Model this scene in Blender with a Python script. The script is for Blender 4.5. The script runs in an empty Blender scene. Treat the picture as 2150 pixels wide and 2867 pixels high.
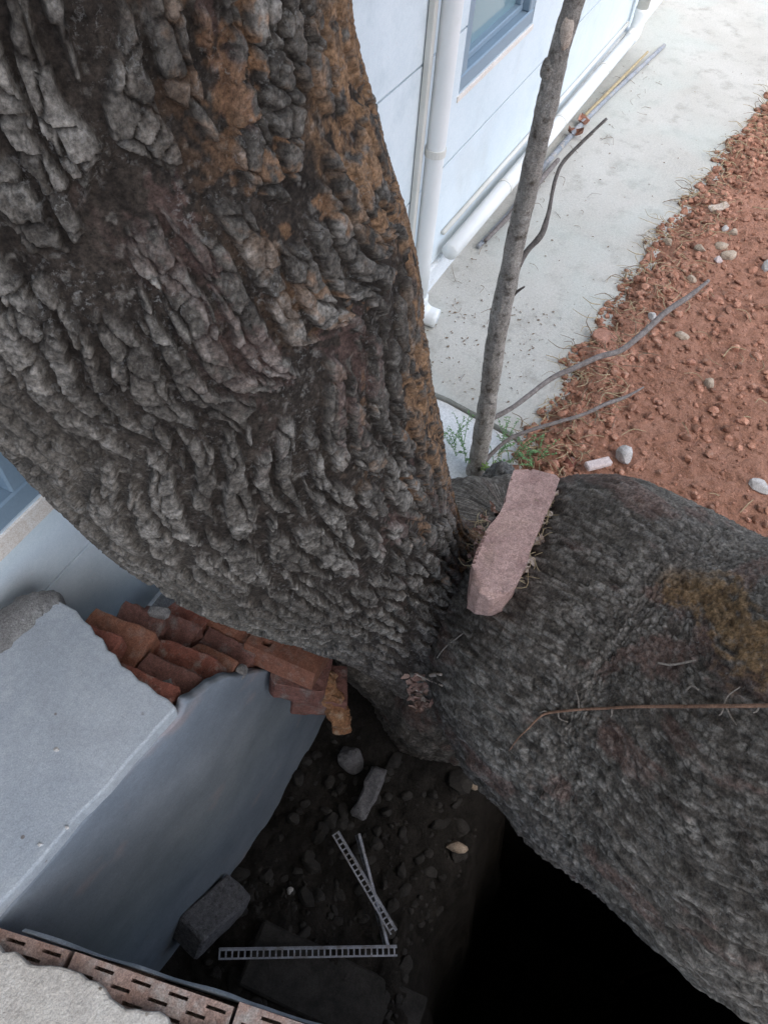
import bpy, bmesh, math, random
import numpy as np
from mathutils import Vector, Matrix
from mathutils.bvhtree import BVHTree

random.seed(7)
RNG = np.random.default_rng(11)
scene = bpy.context.scene
COL = scene.collection

# ------------------------------------------------------------------ camera
PXS = 2150.0 / 1659.0
FOC = 2117.0
CAM_H = 1.8
_d = np.array([-150.0, 1540.0, FOC]); _d /= np.linalg.norm(_d)
_h = np.array([1825.0, -2733.0, FOC]); _h -= _d * (_h @ _d); _h /= np.linalg.norm(_h)
_n = np.cross(_h, _d)
ROT = np.array([_h, _n, -_d])          # camera vector -> world (X along the house, Y towards it, Z up)
CAMP = np.array([0.0, 0.0, CAM_H])
camd = bpy.data.cameras.new('camera')
cam = bpy.data.objects.new('camera', camd)
COL.objects.link(cam)
camd.sensor_fit = 'VERTICAL'
camd.sensor_height = 24.0
camd.lens = 24.0 * FOC / 2867.0
camd.clip_start = 0.02
camd.clip_end = 2000.0
_r, _dn, _f = ROT[:, 0], ROT[:, 1], ROT[:, 2]
cam.matrix_world = Matrix(((_r[0], -_dn[0], -_f[0], 0), (_r[1], -_dn[1], -_f[1], 0),
                           (_r[2], -_dn[2], -_f[2], CAM_H), (0, 0, 0, 1)))
scene.camera = cam

# ------------------------------------------------------------------ light
SUN_EL, SUN_AZ = math.radians(60), math.radians(255)   # azimuth from +X, counter-clockwise
world = bpy.data.worlds.new('World')
scene.world = world
world.use_nodes = True
wn = world.node_tree
wn.nodes.clear()
sky = wn.nodes.new('ShaderNodeTexSky')
sky.sky_type = 'NISHITA'
sky.sun_disc = False
sky.sun_elevation = SUN_EL
sky.sun_rotation = math.pi / 2 - SUN_AZ
sky.dust_density = 2.0
sky.air_density = 1.0
sky.ozone_density = 0.6
bg = wn.nodes.new('ShaderNodeBackground'); bg.inputs['Strength'].default_value = 0.15
out = wn.nodes.new('ShaderNodeOutputWorld')
wn.links.new(sky.outputs[0], bg.inputs[0]); wn.links.new(bg.outputs[0], out.inputs[0])
sd = bpy.data.lights.new('sun', 'SUN')
sd.energy = 1.0
sd.angle = math.radians(70)
sd.color = (1.0, 0.975, 0.95)
sun = bpy.data.objects.new('sun', sd); COL.objects.link(sun)
_sv = Vector((math.cos(SUN_EL) * math.cos(SUN_AZ), math.cos(SUN_EL) * math.sin(SUN_AZ), math.sin(SUN_EL)))
sun.rotation_euler = _sv.to_track_quat('Z', 'Y').to_euler()
sun.location = (0, 0, 30)
scene.view_settings.view_transform = 'Standard'
scene.view_settings.look = 'None'
scene.view_settings.gamma = 1.0
scene.view_settings.use_curve_mapping = False
scene.view_settings.exposure = 1.4
scene.cycles.max_bounces = 6
scene.cycles.diffuse_bounces = 4

# ------------------------------------------------------------------ survey helpers (photo point + known plane -> place)
def ray(x, y):
    return ROT @ np.array([(x - 829.5) * PXS, (y - 1106.0) * PXS, FOC])
def atz(x, y, z):
    r = ray(x, y); return CAMP + r * ((z - CAM_H) / r[2])
def aty(x, y, Y):
    r = ray(x, y); return CAMP + r * (Y / r[1])
def atd(x, y, D):
    r = ray(x, y); return CAMP + r * (D / np.linalg.norm(r))

# ------------------------------------------------------------------ numeric noise
def _u(i): return i.astype(np.int64).astype(np.uint32)
def _mixh(h):
    h = (h ^ (h >> np.uint32(13))) * np.uint32(1274126177)
    h = (h ^ (h >> np.uint32(16))) * np.uint32(2246822519)
    return ((h ^ (h >> np.uint32(15))) & np.uint32(0xFFFFFF)).astype(np.float32) * np.float32(1.0 / 0xFFFFFF)
def _seed(seed): return np.uint32((seed * 974711) & 0xFFFFFFFF)
def _hash(ix, iy, iz, seed):
    return _mixh(_u(ix) * np.uint32(374761393) + _u(iy) * np.uint32(668265263) + _u(iz) * np.uint32(1274126177) + _seed(seed))
def vnoise(p, seed=0):
    """smooth value noise in two or three dimensions, -1..1"""
    p = np.asarray(p)
    i = np.floor(p); f = (p - i).astype(np.float32); i = _u(i)
    f = f * f * f * (f * (f * 6 - 15) + 10)
    with np.errstate(over='ignore'):
        hx = (i[..., 0] * np.uint32(374761393), (i[..., 0] + np.uint32(1)) * np.uint32(374761393))
        hy = (i[..., 1] * np.uint32(668265263), (i[..., 1] + np.uint32(1)) * np.uint32(668265263))
        fx, fy = f[..., 0], f[..., 1]
        def plane(hz):
            a = _mixh(hx[0] + hy[0] + hz); a = a + (_mixh(hx[1] + hy[0] + hz) - a) * fx
            b = _mixh(hx[0] + hy[1] + hz); b = b + (_mixh(hx[1] + hy[1] + hz) - b) * fx
            return a + (b - a) * fy
        if p.shape[-1] == 2:
            r = plane(_seed(seed))
        else:
            z0 = i[..., 2] * np.uint32(1274126177) + _seed(seed); z1 = (i[..., 2] + np.uint32(1)) * np.uint32(1274126177) + _seed(seed)
            r = plane(z0); r = r + (plane(z1) - r) * f[..., 2]
    return r * 2 - 1
def fbm(p, octaves=4, seed=0, gain=0.5):
    a, s, r = 1.0, 0.0, 0
    for o in range(octaves):
        r = r + a * vnoise(p, seed + o * 17); s += a; a *= gain
        p = p * 2.03 + 3.7
    return r / s
def sstep(a, b, x):
    t = np.clip((x - a) / (b - a), 0, 1); return t * t * (3 - 2 * t)
def voronoi_edge(u, v, seed):
    """distance to the nearest cell edge, and a random number per cell"""
    iu = np.floor(u).astype(np.int64); iv = np.floor(v).astype(np.int64)
    best = np.full(u.shape, 1e9); bx = np.zeros(u.shape); by = np.zeros(u.shape)
    bid = np.zeros(u.shape); pts = []
    zz = np.zeros_like(iu)
    for du in (-1, 0, 1):
        for dv in (-1, 0, 1):
            a, b = iu + du, iv + dv
            px = a + 0.5 + 0.84 * (_hash(a, b, zz, seed) - 0.5) - u
            py = b + 0.5 + 0.84 * (_hash(a, b, zz, seed + 5) - 0.5) - v
            dd = px * px + py * py
            m = dd < best
            best = np.where(m, dd, best); bx = np.where(m, px, bx); by = np.where(m, py, by)
            bid = np.where(m, _hash(a, b, zz, seed + 9), bid)
            pts.append((px, py))
    e = np.full(u.shape, 1e9)
    for px, py in pts:
        ex, ey = px - bx, py - by
        L = np.sqrt(ex * ex + ey * ey)
        ok = L > 1e-6
        dd = ((px + bx) * 0.5 * ex + (py + by) * 0.5 * ey) / np.where(ok, L, 1)
        e = np.where(ok & (dd < e), dd, e)
    return e, bid

# ------------------------------------------------------------------ object helpers
def finish(name, me, mat, parent=None, smooth=False):
    o = bpy.data.objects.new(name, me)
    COL.objects.link(o)
    if mat: me.materials.append(mat)
    if smooth:
        me.polygons.foreach_set('use_smooth', [True] * len(me.polygons))
    if parent is not None:
        o.parent = parent
    return o
def origin_of(parent):
    p = np.zeros(3)
    while parent is not None:
        p = p + np.array(parent.location); parent = parent.parent
    return p
def mesh_obj(name, verts, faces, mat, parent=None, smooth=False):
    """verts in world space; the object keeps its parent's origin"""
    v = np.asarray(verts, float)
    if parent is None:
        c = np.array([v[:, 0].mean(), v[:, 1].mean(), v[:, 2].min()])
    else:
        c = np.zeros(3); v = v - origin_of(parent)
    me = bpy.data.meshes.new(name)
    me.from_pydata((v - c).tolist(), [], faces)
    me.update()
    o = finish(name, me, mat, parent, smooth)
    if parent is None: o.location = c
    return o
def fast_mesh(name, v, quads, mat, parent=None, smooth=True, col=None):
    v = np.asarray(v, np.float32)
    if parent is not None: v = v - origin_of(parent).astype(np.float32)
    me = bpy.data.meshes.new(name)
    k = quads.shape[1]
    me.vertices.add(len(v)); me.vertices.foreach_set('co', v.ravel())
    me.loops.add(quads.size); me.loops.foreach_set('vertex_index', quads.ravel().astype(np.int32))
    me.polygons.add(len(quads))
    me.polygons.foreach_set('loop_start', np.arange(0, quads.size, k, dtype=np.int32))
    me.polygons.foreach_set('loop_total', np.full(len(quads), k, dtype=np.int32))
    if smooth: me.polygons.foreach_set('use_smooth', np.ones(len(quads), dtype=bool))
    me.update(calc_edges=True)
    if col is not None:
        a = me.color_attributes.new('tint', 'FLOAT_COLOR', 'POINT')
        a.data.foreach_set('color', np.hstack([col, np.ones((len(col), 1))]).astype(np.float32).ravel())
    o = bpy.data.objects.new(name, me); COL.objects.link(o)
    if mat: me.materials.append(mat)
    if parent is not None: o.parent = parent
    return o
def tag(o, label=None, cat=None, group=None, kind=None):
    if label: o['label'] = label
    if cat: o['category'] = cat
    if group: o['group'] = group
    if kind: o['kind'] = kind
    return o
def thing(name, label, cat, loc, group=None):
    o = bpy.data.objects.new(name, None); COL.objects.link(o)
    o.empty_display_size = 0.05
    o.location = tuple(float(a) for a in loc)
    return tag(o, label, cat, group)
def grid_quads(a, b, wrap=False):
    i = np.arange(a - 1)[:, None]; j = np.arange(b if wrap else b - 1)[None, :]
    j2 = (j + 1) % b
    return np.stack([i * b + j, i * b + j2, (i + 1) * b + j2, (i + 1) * b + j], -1).reshape(-1, 4)
_BOXF = None
def cbox(c, s, ax=None, bev=0.0):
    """chamfered box -> verts, faces. c centre, s full sizes, ax 3x3 rows = axes"""
    c = np.asarray(c, float); hs = np.asarray(s, float) / 2
    ax = np.eye(3) if ax is None else np.asarray(ax, float)
    if bev <= 0:
        v = np.array([[x, y, z] for x in (-1, 1) for y in (-1, 1) for z in (-1, 1)], float) * hs
        f = [(0, 1, 3, 2), (4, 6, 7, 5), (0, 4, 5, 1), (2, 3, 7, 6), (0, 2, 6, 4), (1, 5, 7, 3)]
        return c + v @ ax, f
    vs, idx = [], {}
    for sx in (-1, 1):
        for sy in (-1, 1):
            for sz in (-1, 1):
                sg = np.array([sx, sy, sz])
                for k in range(3):
                    q = hs - bev; q = q.copy(); q[k] = hs[k]
                    idx[(sx, sy, sz, k)] = len(vs); vs.append(sg * q)
    F = []
    for k in range(3):
        a, b = (k + 1) % 3, (k + 2) % 3
        for sgn in (-1, 1):
            q = []
            for (sa, sb) in ((-1, -1), (1, -1), (1, 1), (-1, 1)):
                t = [0, 0, 0]; t[k] = sgn; t[a] = sa; t[b] = sb
                q.append(idx[(*t, k)])
            F.append(tuple(q if sgn > 0 else q[::-1]))
    for k in range(3):           # edges parallel to k
        a, b = (k + 1) % 3, (k + 2) % 3
        for sa in (-1, 1):
            for sb in (-1, 1):
                t0 = [0, 0, 0]; t0[a] = sa; t0[b] = sb; t0[k] = -1
                t1 = list(t0); t1[k] = 1
                q = (idx[(*t0, a)], idx[(*t1, a)], idx[(*t1, b)], idx[(*t0, b)])
                F.append(q if sa * sb < 0 else q[::-1])
    for sx in (-1, 1):
        for sy in (-1, 1):
            for sz in (-1, 1):
                q = tuple(idx[(sx, sy, sz, k)] for k in range(3))
                F.append(q if sx * sy * sz > 0 else q[::-1])
    return c + np.array(vs) @ ax, F
def join(parts):
    V, Fs, o = [], [], 0
    for v, f in parts:
        V.append(np.asarray(v)); Fs += [tuple(i + o for i in q) for q in f]; o += len(v)
    return np.vstack(V), Fs
def spline(P, n):
    P = np.asarray(P, float); m = len(P)
    Q = np.vstack([2 * P[0] - P[1], P, 2 * P[-1] - P[-2]])
    t = np.linspace(0, m - 1 - 1e-9, n); i = t.astype(int); f = (t - i)[:, None]
    a, b, c, e = Q[i], Q[i + 1], Q[i + 2], Q[i + 3]
    return 0.5 * (2 * b + (c - a) * f + (2 * a - 5 * b + 4 * c - e) * f * f + (3 * b - a - 3 * c + e) * f ** 3)
def tube(P, rad, n=8, samples=None, rough=0.0, seed=0, cap=True):
    P = np.asarray(P, float); rad = np.asarray(rad, float)
    if samples:
        PR = spline(np.hstack([P, rad[:, None]]), samples); P, rad = PR[:, :3], PR[:, 3]
    T = np.gradient(P, axis=0); T /= np.linalg.norm(T, axis=1)[:, None] + 1e-12
    ref = np.array([0.13, 0.27, 0.95]) if abs(T.mean(0) @ np.array([0.13, 0.27, 0.95])) < 0.85 else np.array([1.0, 0.2, 0.1])
    A = np.cross(T, ref); A /= np.linalg.norm(A, axis=1)[:, None]
    B = np.cross(T, A)
    th = np.linspace(0, 2 * np.pi, n, endpoint=False)
    dirv = A[:, None] * np.cos(th)[None, :, None] + B[:, None] * np.sin(th)[None, :, None]
    V = P[:, None] + dirv * rad[:, None, None]
    if rough:
        nz = fbm(V * np.array([60, 60, 60.0]) + seed, 3, seed)
        V = V + dirv * (rad[:, None] * rough * nz)[..., None]
    m = len(P)
    F = [tuple(q) for q in grid_quads(m, n, True).tolist()]
    V = V.reshape(-1, 3)
    if cap:
        V = np.vstack([V, P[:1], P[-1:]])
        F += [(m * n, (j + 1) % n, j) for j in range(n)]
        F += [(m * n + 1, (m - 1) * n + j, (m - 1) * n + (j + 1) % n) for j in range(n)]
    return V, F
def ico(sub):
    bm = bmesh.new(); bmesh.ops.create_icosphere(bm, subdivisions=sub, radius=1.0)
    v = np.array([a.co[:] for a in bm.verts]); f = [tuple(x.index for x in q.verts) for q in bm.faces]
    bm.free(); return v, f
ICO1, ICO2, ICO3 = ico(1), ico(2), ico(3)
def stone_geo(c, size, seed, base=ICO2, rot=None, cut=7, rough=0.26):
    """an angular stone: a lumpy ball clipped by a few random planes"""
    r = np.random.default_rng(seed)
    v = base[0].copy()
    v = v * (1 + rough * fbm(v * 1.6 + seed * 3.1, 3, seed))[:, None]
    for _ in range(cut):
        nn = r.normal(size=3); nn /= np.linalg.norm(nn); dd = r.uniform(0.55, 0.82)
        e = v @ nn - dd; v = v - np.where(e > 0, e * 0.92, 0)[:, None] * nn
    v = v + 0.02 * fbm(v * 7 + seed, 2, seed + 3)[:, None] * v
    v = v * np.asarray(size, float)
    a = r.uniform(0, 6.28) if rot is None else rot
    M = np.array([[math.cos(a), math.sin(a), 0], [-math.sin(a), math.cos(a), 0], [0, 0, 1]])
    return np.asarray(c) + v @ M, base[1]

# ------------------------------------------------------------------ materials
def mat_new(name):
    m = bpy.data.materials.new(name); m.use_nodes = True
    nt = m.node_tree; nt.nodes.clear()
    o = nt.nodes.new('ShaderNodeOutputMaterial'); b = nt.nodes.new('ShaderNodeBsdfPrincipled')
    nt.links.new(b.outputs[0], o.inputs[0])
    return m, nt, b
def nd(nt, t, **kw):
    n = nt.nodes.new(t)
    for k, v in kw.items(): setattr(n, k, v)
    return n
def noise(nt, pos, scale, detail=4, rough=0.55, dist=0.0):
    n = nd(nt, 'ShaderNodeTexNoise'); n.inputs['Scale'].default_value = scale
    n.inputs['Detail'].default_value = detail; n.inputs['Roughness'].default_value = rough
    n.inputs['Distortion'].default_value = dist
    nt.links.new(pos, n.inputs['Vector']); return n.outputs['Fac']
def ramp(nt, fac, stops):
    n = nd(nt, 'ShaderNodeValToRGB')
    while len(n.color_ramp.elements) < len(stops): n.color_ramp.elements.new(0.5)
    for e, (p, c) in zip(n.color_ramp.elements, stops):
        e.position = p; e.color = (*c, 1) if len(c) == 3 else c
    nt.links.new(fac, n.inputs[0]); return n.outputs[0]
def mix(nt, fac, a, b, mode='MIX'):
    n = nd(nt, 'ShaderNodeMix', data_type='RGBA', blend_type=mode)
    for sock, val in ((n.inputs[0], fac), (n.inputs[6], a), (n.inputs[7], b)):
        if isinstance(val, (int, float)): sock.default_value = val
        elif isinstance(val, tuple): sock.default_value = (*val, 1)
        else: nt.links.new(val, sock)
    return n.outputs[2]
def bump(nt, b, h, strength=0.5, dist=0.005):
    n = nd(nt, 'ShaderNodeBump'); n.inputs['Strength'].default_value = strength
    n.inputs['Distance'].default_value = dist
    nt.links.new(h, n.inputs['Height']); nt.links.new(n.outputs[0], b.inputs['Normal'])
G = lambda a: (a, a, a)
def surface(name, c1, c2, scale=8, c3=None, s3=40, spots=None, rough=0.9, bmp=(60, 0.4, 0.004), stain=None, spec=0.3, island=0.0, tex=1.0):
    """noise-mixed colour, optional third colour patches, dark/pale spots, fine bump"""
    m, nt, b = mat_new(name)
    pos = nd(nt, 'ShaderNodeNewGeometry').outputs['Position']
    col = ramp(nt, noise(nt, pos, scale, 6, 0.6), [(0.3, c1), (0.7, c2)])
    if c3 is not None:
        f = ramp(nt, noise(nt, pos, s3, 5, 0.65), [(0.52, G(0)), (0.68, G(1))])
        col = mix(nt, f, col, c3)
    if stain is not None:
        f = ramp(nt, noise(nt, pos, stain[1], 3, 0.5, 0.6), [(stain[2], G(0)), (stain[2] + 0.16, G(stain[3]))])
        col = mix(nt, f, col, stain[0])
    if spots is not None:
        vo = nd(nt, 'ShaderNodeTexVoronoi'); vo.inputs['Scale'].default_value = spots[1]
        nt.links.new(pos, vo.inputs['Vector'])
        f = ramp(nt, vo.outputs['Distance'], [(spots[2] * 0.6, G(1)), (spots[2], G(0))])
        f2 = ramp(nt, noise(nt, pos, spots[1] * 0.21, 2), [(0.5, G(0)), (0.56, G(1))])
        f = mix(nt, 1.0, f, f2, 'MULTIPLY')
        col = mix(nt, f, col, spots[0])
    grain = noise(nt, pos, 420, 3, 0.7)
    col = mix(nt, 0.55 * tex, col, ramp(nt, grain, [(0.28, G(0.18)), (0.72, G(0.84))]), 'OVERLAY')
    col = mix(nt, 0.45 * tex, col, ramp(nt, noise(nt, pos, 105, 5, 0.7), [(0.3, G(0.22)), (0.7, G(0.80))]), 'OVERLAY')
    if island:
        rnd = nd(nt, 'ShaderNodeNewGeometry').outputs['Random Per Island']
        col = mix(nt, island, col, ramp(nt, rnd, [(0.0, G(0.12)), (1.0, G(0.88))]), 'OVERLAY')
    nt.links.new(col, b.inputs['Base Color'])
    b.inputs['Roughness'].default_value = rough
    b.inputs['Specular IOR Level'].default_value = spec
    h = noise(nt, pos, bmp[0], 7, 0.68)
    bump(nt, b, h, bmp[1], bmp[2])
    return m
def bark_material(name):
    m, nt, b = mat_new(name)
    pos = nd(nt, 'ShaderNodeNewGeometry').outputs['Position']
    at = nd(nt, 'ShaderNodeAttribute', attribute_name='tint').outputs['Color']
    g = ramp(nt, noise(nt, pos, 240, 5, 0.75), [(0.32, G(0.12)), (0.70, G(0.97))])
    col = mix(nt, 0.8, at, g, 'OVERLAY')
    col = mix(nt, 0.5, col, ramp(nt, noise(nt, pos, 85, 4, 0.7), [(0.34, G(0.15)), (0.68, G(0.92))]), 'OVERLAY')
    fl = ramp(nt, noise(nt, pos, 190, 4, 0.75, 0.4), [(0.545, G(0)), (0.63, G(1))])
    fl = mix(nt, 1.0, fl, ramp(nt, noise(nt, pos, 24, 3, 0.6), [(0.42, G(0.0)), (0.66, G(0.5))]), 'MULTIPLY')
    col = mix(nt, fl, col, (0.26, 0.252, 0.235))
    nt.links.new(col, b.inputs['Base Color'])
    b.inputs['Roughness'].default_value = 0.95
    b.inputs['Specular IOR Level'].default_value = 0.18
    bump(nt, b, noise(nt, pos, 330, 6, 0.75), 0.7, 0.0025)
    return m
MAT = {}
MAT['bark'] = bark_material('bark')
MAT['house_white'] = surface('house_white', (0.60, 0.67, 0.70), (0.68, 0.735, 0.755), 3, c3=(0.58, 0.645, 0.67), s3=7, rough=0.7, tex=0.35, bmp=(240, 0.35, 0.002), stain=((0.57, 0.60, 0.595), 2.4, 0.55, 0.55),
                             spots=((0.62, 0.64, 0.66), 55, 0.16))
MAT['groove'] = surface('groove', (0.04, 0.06, 0.08), (0.06, 0.08, 0.10), 20)
MAT['sill'] = surface('sill_plaster', (0.66, 0.58, 0.50), (0.74, 0.69, 0.63), 14, rough=0.85)
MAT['pvc'] = surface('white_pvc', (0.74, 0.75, 0.73), (0.80, 0.80, 0.78), 6, tex=0.15, stain=((0.60, 0.58, 0.52), 5, 0.55, 0.5), rough=0.45, bmp=(40, 0.05, 0.001), spec=0.5)
MAT['pvc_old'] = surface('aged_pvc', (0.60, 0.58, 0.52), (0.70, 0.68, 0.62), 8, tex=0.2, rough=0.55, bmp=(40, 0.06, 0.001), spec=0.4)
MAT['frame'] = surface('window_frame', (0.20, 0.27, 0.33), (0.23, 0.30, 0.36), 5, tex=0.15, rough=0.4, bmp=(30, 0.03, 0.001), spec=0.5)
MAT['plinth'] = surface('plinth_plaster', (0.60, 0.62, 0.63), (0.72, 0.73, 0.73), 5, c3=(0.55, 0.54, 0.50), s3=12)
MAT['path'] = surface('path_concrete', (0.41, 0.392, 0.345), (0.49, 0.475, 0.43), 2.6, tex=0.45, c3=(0.35, 0.335, 0.295), s3=9,
                      spots=((0.26, 0.22, 0.18), 62, 0.12), stain=((0.44, 0.46, 0.415), 2.1, 0.50, 0.6), bmp=(150, 0.6, 0.004))
MAT['kerb'] = surface('kerb_white', (0.56, 0.57, 0.57), (0.66, 0.67, 0.66), 9, bmp=(120, 0.3, 0.002))
MAT['soil'] = surface('red_soil', (0.29, 0.142, 0.092), (0.385, 0.205, 0.14), 14, c3=(0.35, 0.185, 0.13), s3=70, bmp=(170, 0.9, 0.008), rough=1.0, spec=0.1)
MAT['clod'] = surface('soil_clod', (0.275, 0.128, 0.080), (0.39, 0.21, 0.147), 30, c3=(0.36, 0.22, 0.16), s3=60, bmp=(220, 0.8, 0.004), rough=1.0, spec=0.1, island=0.45)
MAT['straw'] = surface('dry_straw', (0.30, 0.23, 0.13), (0.42, 0.34, 0.21), 40, rough=0.9)
MAT['straw_dark'] = surface('dry_root', (0.12, 0.085, 0.06), (0.24, 0.18, 0.12), 40, rough=0.9)
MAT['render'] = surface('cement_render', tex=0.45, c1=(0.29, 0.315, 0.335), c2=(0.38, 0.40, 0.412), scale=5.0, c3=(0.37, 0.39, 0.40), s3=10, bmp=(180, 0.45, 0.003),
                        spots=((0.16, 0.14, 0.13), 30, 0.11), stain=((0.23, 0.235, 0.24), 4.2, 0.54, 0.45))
MAT['render_shaded'] = surface('shaded_render', (0.14, 0.165, 0.19), (0.21, 0.235, 0.26), 6.0, tex=0.3, bmp=(160, 0.35, 0.003), stain=((0.36, 0.26, 0.23), 5.0, 0.60, 0.6))  # same cement as the cap, the pit's shade put into a darker base
MAT['mortar'] = surface('mortar', (0.17, 0.16, 0.15), (0.25, 0.24, 0.225), 40, bmp=(140, 0.9, 0.008))
MAT['brick'] = surface('red_brick', (0.15, 0.052, 0.036), (0.22, 0.085, 0.058), 26, c3=(0.24, 0.20, 0.175), s3=26, bmp=(190, 0.7, 0.004))
MAT['brick_dull'] = surface('dull_brick', (0.115, 0.052, 0.040), (0.17, 0.085, 0.068), 26, c3=(0.17, 0.145, 0.13), s3=22, bmp=(190, 0.7, 0.004))
MAT['brick_orange'] = surface('orange_brick', (0.165, 0.068, 0.042), (0.225, 0.102, 0.064), 20, c3=(0.20, 0.12, 0.09), s3=40, bmp=(190, 0.6, 0.003))
MAT['brick_hollow'] = surface('hollow_brick', (0.24, 0.15, 0.115), (0.34, 0.25, 0.21), 30, c3=(0.36, 0.325, 0.29), s3=20, bmp=(190, 0.7, 0.004))
MAT['terrace'] = surface('terrace_concrete', (0.46, 0.415, 0.355), (0.55, 0.51, 0.45), 6, tex=0.6, c3=(0.42, 0.38, 0.33), s3=30, bmp=(120, 0.7, 0.006),
                         spots=((0.20, 0.16, 0.12), 48, 0.15))
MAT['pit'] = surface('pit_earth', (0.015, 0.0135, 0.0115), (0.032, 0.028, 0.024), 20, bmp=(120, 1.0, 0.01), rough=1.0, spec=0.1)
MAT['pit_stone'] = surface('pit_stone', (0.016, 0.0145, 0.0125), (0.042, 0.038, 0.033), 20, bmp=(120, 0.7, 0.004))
MAT['block'] = surface('broken_concrete', (0.13, 0.125, 0.13), (0.21, 0.205, 0.205), 60, c3=(0.09, 0.085, 0.085), s3=90, bmp=(150, 1.0, 0.008))
MAT['zinc'] = surface('galvanised_bead', (0.17, 0.175, 0.20), (0.30, 0.31, 0.34), 30, c3=(0.12, 0.10, 0.085), s3=25, rough=0.45, bmp=(60, 0.1, 0.001), spec=0.6)
MAT['sandstone'] = surface('pink_sandstone', (0.42, 0.265, 0.225), (0.53, 0.35, 0.295), 9, c3=(0.30, 0.18, 0.155), s3=14, bmp=(140, 0.8, 0.005), stain=((0.42, 0.29, 0.20), 6, 0.56, 0.7), spots=((0.20, 0.13, 0.12), 70, 0.10))
MAT['stone_tan'] = surface('tan_stone', (0.30, 0.23, 0.165), (0.42, 0.34, 0.26), 30, bmp=(160, 0.6, 0.003))
MAT['stone_red'] = surface('red_stone', (0.34, 0.16, 0.105), (0.43, 0.23, 0.165), 25, bmp=(160, 0.6, 0.003))
MAT['chip_white'] = surface('white_chip', (0.36, 0.34, 0.315), (0.50, 0.475, 0.45), 30, bmp=(160, 0.4, 0.002))
MAT['chip_pink'] = surface('pink_chip', (0.50, 0.41, 0.38), (0.60, 0.51, 0.48), 30, bmp=(160, 0.4, 0.002))
MAT['sapling'] = surface('sapling_bark', (0.24, 0.215, 0.185), (0.42, 0.385, 0.34), 22, c3=(0.12, 0.10, 0.08), s3=45, bmp=(150, 1.0, 0.006), rough=0.95, spec=0.15)
MAT['twig_dark'] = surface('dark_twig', (0.10, 0.085, 0.075), (0.17, 0.15, 0.135), 60, rough=0.9)
MAT['twig_grey'] = surface('grey_twig', (0.12, 0.10, 0.09), (0.21, 0.185, 0.17), 60, rough=0.9)
MAT['vine'] = surface('vine_stem', (0.15, 0.08, 0.05), (0.24, 0.14, 0.09), 50, rough=0.8)
MAT['tendril'] = surface('pale_tendril', (0.19, 0.16, 0.13), (0.28, 0.24, 0.20), 50, rough=0.9)
MAT['leaf'] = surface('weed_leaf', (0.10, 0.20, 0.075), (0.17, 0.29, 0.12), 30, rough=0.6)
MAT['moss'] = surface('moss_blade', (0.12, 0.20, 0.035), (0.18, 0.27, 0.06), 30, rough=0.7)
MAT['dead_leaf'] = surface('dead_leaf', (0.24, 0.13, 0.10), (0.42, 0.30, 0.24), 40, rough=0.8)
MAT['pale_leaf'] = surface('pale_leaf', (0.42, 0.33, 0.26), (0.55, 0.46, 0.38), 40, rough=0.8)
MAT['foam'] = surface('old_foam', (0.20, 0.09, 0.045), (0.33, 0.18, 0.09), 45, c3=(0.40, 0.30, 0.21), s3=30, bmp=(110, 1.0, 0.012))
MAT['stick'] = surface('weathered_stick', (0.20, 0.215, 0.235), (0.33, 0.34, 0.36), 20, c3=(0.36, 0.32, 0.27), s3=30, rough=0.8)
MAT['ground'] = surface('bare_ground', (0.22, 0.12, 0.085), (0.30, 0.18, 0.13), 3)
def glass_mat(name, c):
    m, nt, b = mat_new(name)
    pos = nd(nt, 'ShaderNodeNewGeometry').outputs['Position']
    nt.links.new(ramp(nt, noise(nt, pos, 2, 2), [(0.3, tuple(a * 0.9 for a in c)), (0.7, c)]), b.inputs['Base Color'])
    b.inputs['Roughness'].default_value = 0.08
    b.inputs['Specular IOR Level'].default_value = 0.8
    return m
MAT['glass'] = glass_mat('window_glass', (0.20, 0.30, 0.33))
MAT['glass_dark'] = glass_mat('dark_window_glass', (0.03, 0.05, 0.065))

# ================================================================== LARGE STRUCTURE
PX0, PX1, PY0, PY1 = -0.10, 0.98, -1.15, 0.53       # the opening of the pit
YW = 0.871                                           # face of the house wall

def sheet(name, rects, z, mat):
    V, Fc = [], []
    for (x0, x1, y0, y1) in rects:
        o = len(V); V += [(x0, y0, z), (x1, y0, z), (x1, y1, z), (x0, y1, z)]; Fc.append((o, o + 1, o + 2, o + 3))
    return tag(mesh_obj(name, V, Fc, mat), kind='structure')
sheet('ground', [(-600, PX0, -600, 600), (PX1, 600, -600, 600), (PX0, PX1, -600, PY0), (PX0, PX1, PY1, 600)], -0.03, MAT['ground'])

# pit: earth sides and a rubble floor that drops into a shaft under the leaning trunk, made deep to turn black
sides = []
for (a, b) in (((PX0, PY0), (PX1, PY0)), ((PX1, PY0), (PX1, PY1)), ((PX0, PY1), (PX0, PY0)), ((PX1, PY1), (PX0, PY1))):
    g = np.linspace(0, 1, 24); zz = np.linspace(-0.03, -3.2, 40)
    P = np.array([[a[0] + (b[0] - a[0]) * t, a[1] + (b[1] - a[1]) * t, z] for z in zz for t in g])
    n2 = fbm(P * 6, 4, 3) * 0.035; n2[P[:, 2] > -0.04] = 0
    nx, ny = (b[1] - a[1]), -(b[0] - a[0]); L = math.hypot(nx, ny)
    P[:, 0] += nx / L * (0.01 + np.abs(n2)) ; P[:, 1] += ny / L * (0.01 + np.abs(n2))
    sides.append((P, [tuple(q) for q in grid_quads(40, 24).tolist()]))
tag(mesh_obj('pit_sides', *join(sides), MAT['pit'], smooth=True), kind='structure')
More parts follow.
